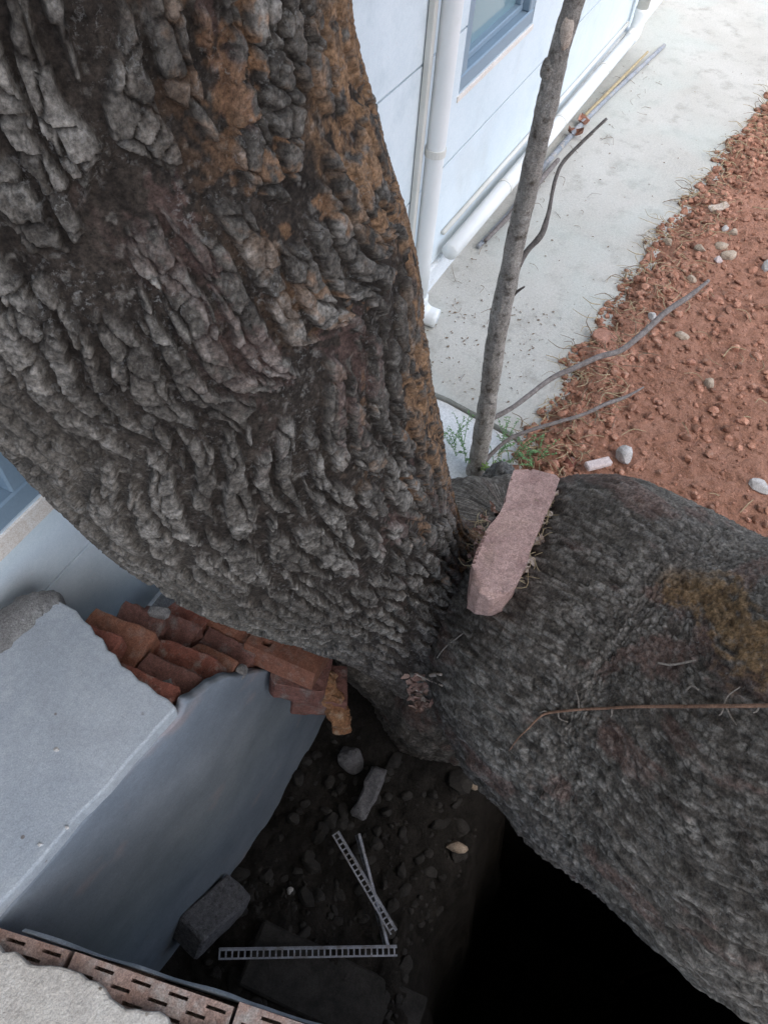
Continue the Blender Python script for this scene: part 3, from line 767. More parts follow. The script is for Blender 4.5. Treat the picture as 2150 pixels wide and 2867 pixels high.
# worn rounded mortar along the far arris
V, Fc = tube([(-1.7, 0.822, ZT - 0.035), (-0.4, 0.815, ZT - 0.032), (0.1, 0.803, ZT - 0.034), (0.30, 0.787, ZT - 0.03), (0.345, 0.752, ZT - 0.028)],
             np.array([0.045, 0.045, 0.047, 0.044, 0.03]), 14, 60, 0.16, 4)
mesh_obj('arris', V, Fc, MAT['mortar'], parapet, True)
for i, (x, y, r_) in enumerate(((123, 1619, 0.0042), (87, 1824, 0.0035), (146, 1788, 0.003))):
    v, f = stone_geo(atz(x, y, ZT + 0.0005), (r_, r_ * 0.8, 0.0022), 330 + i, ICO3, cut=1, rough=0.5)
    mesh_obj('paint_splash', v, f, MAT['chip_white' if i < 4 else 'chip_pink'], parapet, True)
# hidden core behind the render
part_box('wall_core', -1.7, 0.215, 0.545, 0.80, -0.6, ZT - 0.036, MAT['mortar'], parapet)
part_box('footing', 0.2155, 0.80, 0.475, 0.80, -0.6, 0.22, MAT['mortar'], parapet)
# rendered face towards the pit: a sheet whose top edge breaks down step by step
topline = [(-0.35, ZT - 0.036), (-0.066, ZT - 0.036), (0.12, ZT - 0.036), (0.275, ZT - 0.036)]
for x, y in ((398, 1536), (405, 1512), (440, 1497), (462, 1478), (497, 1462), (530, 1461), (560, 1452), (590, 1450), (604, 1475), (622, 1500), (660, 1512), (705, 1530)):
    p = aty(x, y, YA - 0.001); topline.append((p[0], p[2]))
topline.append((0.80, topline[-1][1] - 0.01))
tx = np.array([a for a, b in topline]); tz = np.array([b for a, b in topline])
order = np.argsort(tx); tx, tz = tx[order], tz[order]
nx_ = 150; nz_ = 90
gx = np.linspace(-0.35, 0.80, nx_); ft = np.interp(gx, tx, tz) + 0.006 * vnoise(np.stack([gx * 70, gx * 0, gx * 0], -1), 3) * (gx > 0.3)
vv = np.linspace(0, 1, nz_) ** 1.0
FX = np.repeat(gx[:, None], nz_, 1); FZ = ft[:, None] + (-0.62 - ft[:, None]) * vv[None, :]
yline = np.interp(gx, [-0.35, -0.064, 0.12, 0.287, 0.8], [0.510, 0.496, 0.477, 0.457, 0.452])
FY = yline[:, None] + 0.004 * fbm(np.stack([FX * 7, FZ * 7, FX * 0], -1), 4, 8) + 0.0
Vf = np.stack([FX, FY, FZ], -1).reshape(-1, 3); Vb = Vf + np.array([0, 0.016, 0.0])
q = grid_quads(nx_, nz_)
V = np.vstack([Vf, Vb]); n0 = len(Vf)
Q = np.vstack([q, q[:, ::-1] + n0, np.array([[i * nz_, (i + 1) * nz_, n0 + (i + 1) * nz_, n0 + i * nz_] for i in range(nx_ - 1)])])
fast_mesh('cement_face', V, Q, MAT['render_shaded'], parapet, smooth=True)
# exposed brick courses, each lower one reaching further towards the tree
def rot_z(a):
    return np.array([[math.cos(a), math.sin(a), 0], [-math.sin(a), math.cos(a), 0], [0, 0, 1]])
def rough_brick(name, c, size, yaw, tilt, mat, parent, seed, amp=0.004):
    ax = rot_z(yaw) @ np.array([[math.cos(tilt), 0, math.sin(tilt)], [0, 1, 0], [-math.sin(tilt), 0, math.cos(tilt)]])
    bm = bmesh.new(); v, f = cbox((0, 0, 0), size, None, 0.003)
    bv = [bm.verts.new(a) for a in v]
    for q_ in f: bm.faces.new([bv[i] for i in q_])
    bmesh.ops.subdivide_edges(bm, edges=[e for e in bm.edges if e.calc_length() > 0.03], cuts=7, use_grid_fill=True)
    bm.verts.ensure_lookup_table(); bm.faces.ensure_lookup_table(); bm.verts.index_update()
    p = np.array([a.co[:] for a in bm.verts]); F = [tuple(x.index for x in g.verts) for g in bm.faces]; bm.free()
    d = fbm(p * 28 + seed * 5.1, 3, seed)
    p = p * (1 + (amp * 2) * d[:, None]) + amp * 1.1 * fbm(p * 90 + seed, 3, seed + 1)[:, None]
    # broken corners
    r = np.random.default_rng(seed)
    for _ in range(2):
        n_ = r.normal(size=3) * np.array([1, 1, 0.6]) ; n_ /= np.linalg.norm(n_)
        dd = (np.abs(n_) @ (np.array(size) / 2)) * r.uniform(0.84, 0.96)
        e = p @ n_ - dd; p = p - np.where(e > 0, e, 0)[:, None] * n_
    return mesh_obj(name, np.asarray(c) + p @ ax, F, mat, parent)
NC = 8
for kx in range(NC):
    z1 = ZT - 0.030 - 0.052 * kx
    xe = 0.338 + 0.049 * (kx) + 0.006 * ((kx * 7) % 3 - 1)
    yaw = 0.12 - 0.012 * kx
    y0, y1 = YA + 0.022, 0.745 - 0.012 * kx
    split = y0 + (y1 - y0) * (0.52, 0.47, 0.60, 0.44, 0.55, 0.5, 0.46, 0.58)[kx]
    mats = ['brick', 'brick_dull', 'brick', 'brick_orange', 'brick_dull', 'brick_dull']
    for j, (a, b) in enumerate(((y0, split - 0.005), (split + 0.005, y1))):
        if kx == 7 and j == 1: continue
        ym = (a + b) / 2
        xm = xe - 0.055 - (ym - 0.6) * math.tan(-yaw) * 1.0 + (0.008 if j else -0.004)
        rough_brick('brick', (xm, ym, z1 - 0.026 + (0.003 if (kx + j) % 3 == 0 else 0)), (0.105, b - a, 0.045), yaw + (0.015 if j else -0.012), 0.02 * (1 if j else -1), MAT[mats[(kx + 2 * j) % 6]], parapet, 100 + kx * 3 + j)
    # mortar bed left between the courses
    mv, mf = cbox((xe - 0.085, (y0 + y1) / 2, z1 - 0.055), (0.10, (y1 - y0) - 0.02, 0.012), rot_z(yaw), 0.002)
    mesh_obj('mortar_bed', mv, mf, MAT['mortar'], parapet)
for i, (px, z, sz) in enumerate((((372, 1492), 0.50, 0.030), ((445, 1480), 0.44, 0.020), ((395, 1470), 0.47, 0.022), ((345, 1322), 0.49, 0.020), ((520, 1452), 0.40, 0.016), ((470, 1470), 0.42, 0.014))):
    v, f = stone_geo(atz(*px, z), (sz, sz * 1.1, sz * 0.6), 300 + i, ICO2)
    mesh_obj('mortar_lump', v, f, MAT['mortar'], parapet)
# brick with two bored holes at the very end of the wall, by the trunk
def holed_brick(name, c, size, holes, ax, mat, parent, depth=0.03):
    """box whose top (+Z) has rectangular sinkings; holes = (u0,u1,v0,v1) in the local plan"""
    sx, sy, sz = size
    us = sorted({-sx / 2, sx / 2} | {h[k] for h in holes for k in (0, 1)}); vs = sorted({-sy / 2, sy / 2} | {h[k] for h in holes for k in (2, 3)})
    V, F = [], []
    def quad(*p):
        o = len(V); V.extend(p); F.append(tuple(range(o, o + len(p))))
    for i in range(len(us) - 1):
        for j in range(len(vs) - 1):
            um, vm = (us[i] + us[i + 1]) / 2, (vs[j] + vs[j + 1]) / 2
            if any(h[0] < um < h[1] and h[2] < vm < h[3] for h in holes): continue
            quad((us[i], vs[j], sz / 2), (us[i + 1], vs[j], sz / 2), (us[i + 1], vs[j + 1], sz / 2), (us[i], vs[j + 1], sz / 2))
    t, b = sz / 2, sz / 2 - depth
    for (u0, u1, v0, v1) in holes:
        P = [(u0, v0), (u1, v0), (u1, v1), (u0, v1)]
        for i in range(4):
            a, c2 = P[i], P[(i + 1) % 4]
            quad((*a, t), (*c2, t), (*c2, b), (*a, b))
        quad(*[(x, y, b) for x, y in P])
    P = [(-sx / 2, -sy / 2), (sx / 2, -sy / 2), (sx / 2, sy / 2), (-sx / 2, sy / 2)]
    for i in range(4):
        a, c2 = P[i], P[(i + 1) % 4]
        quad((*c2, t), (*a, t), (*a, -t), (*c2, -t))
    quad(*[(x, y, -t) for x, y in P[::-1]])
    v = np.array(V)
    return mesh_obj(name, np.asarray(c) + v @ np.asarray(ax), F, mat, parent)
tb = atz(622, 1408, 0.33)
yawb = 0.10; axb = rot_z(yawb) @ np.array([[math.cos(0.35), 0, -math.sin(0.35)], [0, 1, 0], [math.sin(0.35), 0, math.cos(0.35)]])
holed_brick('brick', tb, (0.095, 0.16, 0.05), [(0.012, 0.032, 0.0, 0.022), (0.012, 0.034, -0.058, -0.036), (-0.032, -0.014, 0.03, 0.05)], axb, MAT['brick_orange'], parapet)
rough_brick('brick', atz(648, 1462, 0.27), (0.10, 0.12, 0.052), 0.3, -0.25, MAT['brick_dull'], parapet, 141)
rough_brick('brick', atz(690, 1490, 0.20), (0.10, 0.12, 0.052), 0.5, -0.2, MAT['brick_dull'], parapet, 142)
rough_brick('brick', atz(500, 1345, 0.33), (0.085, 0.13, 0.05), 0.05, 0.25, MAT['brick_orange'], parapet, 144)

# crumbling foam and mortar squeezed between the wall end and the trunk
fparts = []
for i, (x, y, r_) in enumerate(((684, 1442, 0.030), (700, 1468, 0.026), (706, 1490, 0.024), (716, 1508, 0.024), (724, 1530, 0.022), (732, 1548, 0.020), (742, 1560, 0.018), (694, 1455, 0.02), (712, 1500, 0.018), (738, 1570, 0.018))):
    fparts.append(stone_geo(atz(x, y, 0.26 - 0.016 * i * 0.9), (r_, r_ * 1.2, r_), 400 + i, ICO3, rough=0.5, cut=2))
tag(mesh_obj('expanding_foam', *join(fparts), MAT['foam']), 'crumbling orange foam between the broken brick wall and the trunk', 'foam')

# ================================================================== TERRACE EDGE (bottom left): concrete on hollow brick
def w2x(Y): return -0.068 + (0.412 - Y) * 0.235          # pit side of the bricks
def conx(Y): return -0.098 + (0.462 - Y) * 0.150         # broken edge of the concrete topping
terr = thing('terrace_wall', 'beige concrete topped wall of hollow bricks along the near side of the pit', 'wall', (-0.3, -0.2, -0.6))
ys = np.linspace(0.488, -1.6, 160)
rg = 0.009 * vnoise(np.stack([ys * 22, ys * 0, ys * 0], -1), 9) + 0.005 * vnoise(np.stack([ys * 80, ys * 0, ys * 0], -1), 10)
ring = [(conx(y) + r_, y) for y, r_ in zip(ys, rg)] + [(-1.6, -1.6), (-1.6, 0.488)]
V, Fc = prism(ring[::-1], ZT + 0.004, ZT - 0.018)
tp = mesh_obj('concrete_top', V, Fc, MAT['terrace'], terr)
bvm = tp.modifiers.new('edge', 'BEVEL'); bvm.width = 0.004; bvm.segments = 2; bvm.limit_method = 'ANGLE'; bvm.angle_limit = math.radians(50)
# perforated bricks lying along the wall, their slotted beds uncovered where the topping has broken off
HB = (0.232, 0.112, 0.053)
slots = []
for row in range(8):
    vc = -0.047 + row * 0.0134
    for k2 in range(4):
        u = -0.106 + k2 * 0.054 + (0.024 if row % 2 else 0.0)
        slots.append((u, u + 0.028, vc - 0.0022, vc + 0.0022))
edge_dir = np.array([0.235, -1.0, 0.0]); edge_dir /= np.linalg.norm(edge_dir)      # along the wall
out_dir = np.array([1.0, 0.235, 0.0]); out_dir /= np.linalg.norm(out_dir)           # towards the pit
first = None
for cidx in range(3):
    zc = ZT - 0.020 - HB[2] / 2 - cidx * 0.063
    for lane in range(2 if cidx == 0 else 1):
        for bi in range(8):
            along = -0.08 + (0.117 if (cidx + lane) % 2 else 0.0) + bi * 0.238
            p0 = np.array([w2x(0.412), 0.412, zc]) + edge_dir * along + out_dir * (-HB[1] / 2 - lane * 0.118 + 0.003 * math.sin(bi * 3.7 + cidx * 2.1))
            if first is None:
                first = holed_brick('brick', (0, 0, 0), HB, slots, np.eye(3), MAT['brick_hollow'], None, depth=0.03)
                first.location = (0, 0, 0); o = first
                first.data.transform(Matrix.Translation((0, 0, -HB[2] / 2)))
            else:
                o = first.copy(); COL.objects.link(o)
            o.parent = terr
            jit = 0.02 * math.sin(bi * 5.1 + cidx + lane * 2)
            e_ = edge_dir * math.cos(jit) + out_dir * math.sin(jit); upv = np.array([0.02 * math.sin(bi * 2.3), 0.02 * math.cos(bi * 4.1), 1.0]); upv /= np.linalg.norm(upv)
            v_ = np.cross(upv, e_); v_ /= np.linalg.norm(v_); e_ = np.cross(v_, upv)
            M = np.stack([e_, v_, upv], 1)
            loc = p0 + np.array([0, 0, 0.0015 * math.sin(bi * 7.7 + lane)]) - origin_of(terr)
            o.matrix_local = Matrix(((*M[0], loc[0]), (*M[1], loc[1]), (*M[2], loc[2]), (0, 0, 0, 1)))
# render skin on the pit side, its broken top edge showing beside the bricks
yy = np.linspace(0.46, -1.2, 170)
tw = 0.010 + 0.003 * vnoise(np.stack([yy * 17, yy * 0, yy * 0], -1), 19)
tz = ZT - 0.046 + 0.012 * vnoise(np.stack([yy * 25, yy * 0, yy * 0], -1), 18) + 0.006 * vnoise(np.stack([yy * 70, yy * 0, yy * 0], -1), 17)
prof = np.stack([np.stack([w2x(yy) + 0.004, yy, tz - 0.06], -1), np.stack([w2x(yy) + 0.005, yy, tz], -1), np.stack([w2x(yy) + tw - 0.004, yy, tz - 0.001], -1), np.stack([w2x(yy) + tw, yy, tz - 0.006], -1),
                 np.stack([w2x(yy) + tw + 0.002, yy, tz - 0.15], -1), np.stack([w2x(yy) + tw + 0.006, yy, tz * 0 + 0.1], -1), np.stack([w2x(yy) + tw + 0.015, yy, tz * 0 - 0.25], -1), np.stack([w2x(yy) + tw + 0.03, yy, tz * 0 - 0.62], -1)], 1)
fast_mesh('cement_face', prof.reshape(-1, 3), grid_quads(170, 8), MAT['render'], terr, smooth=False)
part_box('wall_core', -1.55, -0.36, -1.15, 0.488, -0.6, ZT - 0.020, MAT['mortar'], terr)
V, Fc = prism([(w2x(0.46) - 0.01, 0.46), (w2x(-1.15) - 0.01, -1.15), (-0.358, -1.15), (-0.358, 0.46)][::-1], ZT - 0.21, -0.6)
mesh_obj('lower_core', V, Fc, MAT['mortar'], terr)
V, Fc = prism([(w2x(0.48) - 0.21, 0.48), (w2x(-1.15) - 0.235, -1.15), (-0.358, -1.15), (-0.358, 0.48)][::-1], ZT - 0.0185, ZT - 0.209)
# ================================================================== LOOSE THINGS IN THE PIT
def pit_at(x, y, lift=0.0):
    p = atz(x, y, -0.5)
    for _ in range(8):
        z = float(pit_z(np.array(p[0]), np.array(p[1]))); p = atz(x, y, z + lift)
    return p
def oriented_box(name, a, b, w, t, mat, bev, seed, amp, up=(0, 0, 1)):
    a, b = np.asarray(a, float), np.asarray(b, float)
    u = b - a; L = np.linalg.norm(u); u /= L
    s_ = np.cross(np.asarray(up, float), u); s_ /= np.linalg.norm(s_); n_ = np.cross(u, s_)
    bm = bmesh.new(); v, f = cbox((0, 0, 0), (L, w, t), None, bev)
    bv = [bm.verts.new(q_) for q_ in v]
    for q_ in f: bm.faces.new([bv[i] for i in q_])
    bmesh.ops.subdivide_edges(bm, edges=[e for e in bm.edges if e.calc_length() > 0.03], cuts=6, use_grid_fill=True)
    bm.verts.index_update()
    p = np.array([q_.co[:] for q_ in bm.verts]); F = [tuple(x.index for x in g.verts) for g in bm.faces]; bm.free()
    p = p + amp * np.stack([fbm(p * 30 + seed + k, 3, seed + k) for k in range(3)], -1)
    return mesh_obj(name, (a + b) / 2 + p @ np.array([u, s_, n_]), F, mat)
tag(oriented_box('concrete_block', atz(404, 2028, -0.40), atz(510, 1930, -0.49), 0.092, 0.092, MAT['block'], 0.006, 3, 0.004),
    'broken square concrete block lying in the pit corner against the rendered wall', 'block')
tag(oriented_box('concrete_slab', pit_at(540, 2055, 0.012), pit_at(900, 2225, 0.02), 0.16, 0.035, MAT['pit_stone'], 0.006, 9, 0.006),
    'long grey concrete slab on the pit floor below the metal strip', 'slab')
def bead(name, pts, width, label, up, pitch=0.016):
    """perforated corner bead: two rails with rungs, and a narrow second flange"""
    a, b = np.asarray(pts[0], float), np.asarray(pts[-1], float)
    u = b - a; L = np.linalg.norm(u); u /= L
    s_ = np.cross(np.asarray(up, float), u); s_ /= np.linalg.norm(s_); n_ = np.cross(u, s_)
    ax = np.array([u, s_, n_]); mid = (a + b) / 2
    t = thing(name, label, 'metal strip', (mid[0], mid[1], min(a[2], b[2])), 'perforated metal strips in the pit')
    th = 0.0012; rail = 0.0045
    parts = [cbox(mid + s_ * (width / 2 - rail / 2), (L, rail, th), ax), cbox(mid - s_ * (width / 2 - rail / 2), (L, rail, th), ax)]
    k2 = int(L / pitch)
    for i in range(k2 + 1):
        parts.append(cbox(a + u * (i * pitch + 0.002), (0.0042, width - 2 * rail, th), ax))
    mesh_obj('perforated_flange', *join(parts), MAT['zinc'], t)
    parts = [cbox(mid + s_ * (width / 2 + 0.002) - n_ * 0.004, (L, 0.003, 0.009), ax, 0.0008)]
    mesh_obj('nose', *join(parts), MAT['zinc'], t)
    return t
bead('corner_bead', [pit_at(473, 2062, 0.12), pit_at(858, 2055, 0.08)], 0.024, 'pale perforated metal strip lying level across the grey slab', (0, 0, 1))
bead('corner_bead', [pit_at(724, 1800, 0.07), pit_at(850, 2015, 0.07)], 0.020, 'bluish perforated metal strip slanting across another on the pit rubble', (0, 0, 1))
bead('corner_bead', [pit_at(770, 1803, 0.03), pit_at(832, 2045, 0.04)], 0.016, 'thin perforated metal strip with its toothed edge turned up on the rubble', (0.4, 0.9, 0.25))
def stone(name, x, y, size, mat, label, seed, place=None, cat='stone', group=None, lift=0.5, cut=9, rot=None, base=ICO2):
    p = pit_at(x, y) if place is None else place
    p = np.array(p, float); p[2] += size[2] * lift
    v, f = stone_geo(p, size, seed, base, rot, cut)
    return tag(mesh_obj(name, v, f, mat), label, cat, group)
PG = 'stones in the pit'
stone('stone', 757, 1648, (0.046, 0.042, 0.04), MAT['block'], 'rounded blue grey stone at the foot of the dark pit wall', 21, group=PG, base=ICO3)
tag(oriented_box('stone', pit_at(772, 1768, 0.02), pit_at(822, 1662, 0.05), 0.048, 0.035, MAT['block'], 0.008, 31, 0.010), 'long pale wedge of stone standing above the perforated strips', 'stone', PG)
stone('stone', 1030, 1698, (0.016, 0.034, 0.02), MAT['stone_tan'], 'whitish chip of tile at the foot of the right trunk', 23, group=PG, rot=0.6)
stone('stone', 992, 1690, (0.045, 0.04, 0.03), MAT['pit_stone'], 'grey stone under the whitish tile chip', 24, group=PG)
stone('stone', 985, 1830, (0.020, 0.035, 0.022), MAT['stone_tan'], 'upright pinkish stone in the middle of the pit rubble', 25, group=PG, rot=0.2)
stone('stone', 628, 1926, (0.012, 0.011, 0.010), MAT['chip_white'], 'small pale pebble alone on the dark pit floor', 26, group=PG)
stone('stone', 1062, 1712, (0.02, 0.02, 0.015), MAT['brick_dull'], 'small dull red stone beside the whitish tile chip', 27, group=PG)
# the rest of the rubble
parts = []
for i in range(420):
    X, Y = RNG.uniform(PX0 + 0.12, 0.74), RNG.uniform(-0.12, 0.44)
    r_ = 0.005 + 0.02 * RNG.random() ** 3
    z = float(pit_z(np.array(X), np.array(Y)))
    parts.append(stone_geo((X, Y, z + r_ * 0.2), (r_ * RNG.uniform(0.6, 1.7), r_, r_ * RNG.uniform(0.4, 0.9)), 500 + i, ICO1 if r_ < 0.007 else ICO2, cut=7, rough=0.3))
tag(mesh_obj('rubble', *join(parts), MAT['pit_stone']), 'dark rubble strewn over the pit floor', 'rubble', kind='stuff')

# ================================================================== WEDGED ROCK
ro = [(1110, 1016), (1150, 1013), (1192, 1017), (1207, 1034), (1196, 1076), (1176, 1118), (1158, 1162), (1140, 1212), (1118, 1256), (1098, 1280), (1066, 1290), (1036, 1276), (1019, 1250), (1020, 1216), (1033, 1180), (1050, 1148), (1072, 1114), (1092, 1082), (1100, 1040)]
ZR = lambda y: 0.72 + (y - 1015) / 310 * 0.08
rp = np.array([atz(x, y, ZR(y)) for x, y in ro]); cen = rp.mean(0)
bm = bmesh.new()
top = [bm.verts.new(p) for p in rp]
bot = [bm.verts.new(cen + (p - cen) * 0.93 + np.array([0.012, 0.0, -0.115 - 0.015 * math.sin(i * 1.7)])) for i, p in enumerate(rp)]
bm.faces.new(top); bm.faces.new(bot[::-1])
for i in range(len(top)):
    j = (i + 1) % len(top); bm.faces.new((top[j], top[i], bot[i], bot[j]))
bmesh.ops.recalc_face_normals(bm, faces=bm.faces)
bmesh.ops.triangulate(bm, faces=bm.faces, quad_method='BEAUTY', ngon_method='BEAUTY')
for _ in range(7):
    es = [e for e in bm.edges if e.calc_length() > 0.011]
    if not es: break
    bmesh.ops.subdivide_edges(bm, edges=es, cuts=1)
    bmesh.ops.triangulate(bm, faces=[f for f in bm.faces if len(f.verts) > 3], quad_method='BEAUTY', ngon_method='BEAUTY')
bmesh.ops.beautify_fill(bm, faces=bm.faces, edges=bm.edges)
bm.verts.index_update()
Pn = np.array([v.co[:] for v in bm.verts]); Fr = np.array([[v.index for v in f.verts] for f in bm.faces]); bm.free()
def clip(P, q, n_, soft=1.0):
    n_ = np.asarray(n_, float); n_ /= np.linalg.norm(n_)
    e = (P - q) @ n_ + 0.004 * fbm(P * 30, 3, 77)
    return P - np.where(e > 0, e * soft, 0)[:, None] * n_
U_ = rp[1] - rp[10]; U_ /= np.linalg.norm(U_)          # along the rock, away from the pit
W_ = np.cross([0, 0, 1.0], U_)                                             # to its left
Pn = clip(Pn, atz(1052, 1272, ZR(1272)), -U_ * 0.75 + W_ * 0.2 + np.array([0, 0, 0.62]))
Pn = clip(Pn, atz(1026, 1226, ZR(1226)), W_ * 0.75 - U_ * 0.2 + np.array([0, 0, 0.62]))
Pn = clip(Pn, atz(1160, 1016, ZR(1016)), U_ * 0.8 + np.array([0, 0, 0.6]))
Pn = Pn + 0.004 * np.stack([fbm(Pn * 16 + 3 * k, 3, 90 + k) for k in range(3)], -1) + 0.0022 * np.stack([fbm(Pn * 70 + 3 * k, 3, 94 + k) for k in range(3)], -1)
rock = fast_mesh('rock', Pn, Fr, MAT['sandstone'], smooth=True)
tag(rock, 'long flat pink sandstone rock wedged in the fork between the two trunks', 'rock')
rock.data.set_sharp_from_angle(angle=math.radians(38))

# ================================================================== SAPLING
def atx(x, y, X):
    r = ray(x, y); return CAMP + r * (X / r[0])
sap = thing('sapling', 'slender grey barked sapling rising beside the fork of the big tree', 'sapling', atz(1030, 1012, 0.0))
spx = [(1028, 1022), (1034, 985), (1048, 900), (1060, 820), (1070, 740), (1084, 665), (1098, 600), (1118, 500), (1138, 420), (1152, 350), (1170, 270), (1190, 190), (1208, 110), (1228, 40), (1240, 0), (1262, -80), (1290, -200)]
sxp = np.array([atx(x, y, 1.500) for x, y in spx])
srad = np.interp(np.arange(len(spx)), [0, 1, 4, 8, 12, 16], [0.032, 0.027, 0.0255, 0.0215, 0.0185, 0.017])
V, Fc = tube(sxp, srad, 40, 260, 0, 3)
V = np.asarray(V)
nb = fbm(V * np.array([120, 120, 22]), 4, 15); nk = fbm(V * np.array([18, 18, 9]), 3, 16)
ctr = np.repeat(spline(np.hstack([sxp, srad[:, None]]), 260)[:, :3], 40, 0); ctr = np.vstack([ctr, sxp[:1], sxp[-1:]])
dv = V - ctr; L = np.linalg.norm(dv, axis=1)[:, None] + 1e-9
V = V + dv / L * (0.0035 * nb + 0.003 * nk)[:, None]
mesh_obj('trunk', V, Fc, MAT['sapling'], sap, True)
def branch(name, pts, rad, mat, parent, n=9, samples=60, rough=0.16, seed=1):
    return mesh_obj(name, *tube(pts, np.array(rad), n, samples, rough, seed), mat, parent, True)
b1 = [atz(1036, 922, 0.17), atz(1062, 905, 0.18), atz(1110, 878, 0.19), atz(1190, 818, 0.20), atz(1240, 795, 0.21), atz(1290, 772, 0.21), atz(1340, 757, 0.21), atz(1385, 722, 0.22), atz(1440, 672, 0.23), atz(1488, 640, 0.24), atz(1530, 606, 0.25)]
branch('branch', b1, [0.012, 0.008, 0.0075, 0.008, 0.0085, 0.009, 0.0095, 0.010, 0.010, 0.009, 0.005], MAT['twig_grey'], sap)
b2 = [atz(1036, 1012, 0.03), atz(1060, 982, 0.06), atz(1100, 948, 0.09), atz(1150, 928, 0.11), atz(1210, 910, 0.12), atz(1260, 895, 0.12), atz(1310, 872, 0.12), atz(1350, 858, 0.12), atz(1390, 836, 0.125)]
branch('branch', b2, [0.010, 0.0068, 0.006, 0.006, 0.006, 0.0055, 0.0065, 0.0055, 0.0025], MAT['twig_grey'], sap, seed=2)
b3 = [atx(1118, 572, 1.505), atx(1140, 540, 1.53), atx(1168, 508, 1.55), atx(1184, 462, 1.58), atx(1192, 420, 1.61), atx(1200, 385, 1.63), atx(1216, 350, 1.66), atx(1262, 302, 1.70), atx(1310, 256, 1.74)]
branch('branch', b3, [0.010, 0.0065, 0.0075, 0.005, 0.0045, 0.0045, 0.0045, 0.004, 0.003], MAT['twig_dark'], sap, seed=3)
branch('twig', [atx(1100, 648, 1.50), atx(1114, 632, 1.50), atx(1133, 619, 1.50)], [0.005, 0.004, 0.002], MAT['twig_dark'], sap, samples=12)
for i, (x, y) in enumerate(((1128, 470), (1186, 150), (1096, 612), (1060, 860))):
    v, f = stone_geo(atx(x, y, 1.49), (0.016, 0.016, 0.02), 60 + i, ICO3, rough=0.3, cut=1)
    mesh_obj('knot', v, f, MAT['sapling'], sap, True)
v, f = stone_geo(atx(1222, 72, 1.487), (0.012, 0.012, 0.03), 66, ICO3, rough=0.2, cut=1)
tag(mesh_obj('bark_scar', v, f, MAT['brick_orange'] if False else MAT['pale_leaf'], sap, True), 'pale bare patch where bark has come off')

# ================================================================== WEEDS
def weed(label, roots, seed, h=0.10, n=4, mat='leaf', lf=0.011, spread=0.06):
    r = np.random.default_rng(seed)
    t = thing('weed', label, 'weed', (roots[0][0], roots[0][1], roots[0][2]), 'weeds round the sapling')
    st, lv_ = [], []
    for (x, y, z) in roots:
        for _ in range(n):
            d_ = np.array([r.uniform(-1, 1), r.uniform(-1, 1), 0]); d_ *= spread / (np.linalg.norm(d_) + 1e-6)
            hh = h * r.uniform(0.5, 1.1)
            P = np.array([(x, y, z), (x + d_[0] * 0.35, y + d_[1] * 0.35, z + hh * 0.55), (x + d_[0], y + d_[1], z + hh)])
            st.append(tube(P, np.array([0.0013, 0.001, 0.0006]), 4, 7))
            S_ = spline(P, 14)
            for p in S_[4:]:
                for sg in (-1, 1):
                    a = r.uniform(0, 6.28); e = np.array([math.cos(a), math.sin(a), r.uniform(-0.2, 0.5)]); e /= np.linalg.norm(e)
                    w_ = np.cross(e, [0, 0, 1.0]); w_ /= np.linalg.norm(w_); l_ = lf * r.uniform(0.6, 1.2); ww = l_ * 0.26
                    up_ = np.cross(w_, e)
                    lv_.append((np.array([p, p + e * l_ * 0.45 + w_ * ww + up_ * 0.001, p + e * l_, p + e * l_ * 0.45 - w_ * ww + up_ * 0.001]), [(0, 1, 2), (0, 2, 3)]))
    mesh_obj('stem', *join(st), MAT[mat], t)
    mesh_obj('foliage', *join(lv_), MAT[mat], t)
    return t
g0 = lambda x, y, z=-0.018: tuple(atz(x, y, z))
weed('sparse feathery green weed between the big trunk and the sapling', [g0(985, 985), g0(1000, 965), g0(1006, 1000), g0(978, 960)], 1, 0.12, 3, lf=0.009)
weed('feathery green weed spreading over the white slab right of the sapling', [g0(1075, 985), g0(1090, 965), g0(1100, 1000), g0(1066, 1005), g0(1115, 990)], 2, 0.12, 3, lf=0.009)
weed('green weed at the edge of the red soil behind the rock', [g0(1140, 985, 0.02), g0(1160, 995, 0.03), g0(1150, 1010, 0.03)], 3, 0.08, 3, lf=0.009, spread=0.05)
weed('bright yellow green tuft of moss at the foot of the sapling', [g0(1058, 1026, 0.05), g0(1070, 1028, 0.05), g0(1082, 1030, 0.05), g0(1092, 1032, 0.05)], 4, 0.03, 8, 'moss', 0.009, 0.03)

# ================================================================== ON THE SOIL
def soil_at(x, y):
    p = atz(x, y, 0.05)
    for _ in range(8):
        z = float(soil_z(np.array(p[0]), np.array(p[1]))); p = atz(x, y, max(z, 0.0))
    return p
CR_ = lambda x, y: ((1650 + x / 3.16) / PXS, (500 + y / 3.16) / PXS)
SG = 'stones on the red soil'
def sstone(x, y, size, mat, label, seed, **kw):
    return stone('stone', x, y, tuple(0.88 * q for q in size), MAT[mat], label, seed, place=soil_at(x, y), group=SG, lift=0.15, **kw)
sstone(1305, 737, (0.058, 0.050, 0.046), 'stone_red', 'big red stone at the soil edge above the upper grey branch', 201, base=ICO3)
sstone(1300, 768, (0.040, 0.028, 0.022), 'stone_red', 'smaller red stone just below the big red one', 202)
sstone(*CR_(820, 1395), (0.034, 0.028, 0.016), 'stone_tan', 'largest tan stone, right of the upper grey branch', 203)
sstone(*CR_(1050, 1835), (0.024, 0.024, 0.034), 'stone_tan', 'square tan stone standing in the middle of the red soil', 204, cut=8)
sstone(*CR_(1460, 1590), (0.026, 0.014, 0.010), 'stone_tan', 'flat tan sliver near the right edge of the soil', 205)
sstone(*CR_(890, 1625), (0.022, 0.020, 0.018), 'stone_red', 'round red clod below the largest tan stone', 206)
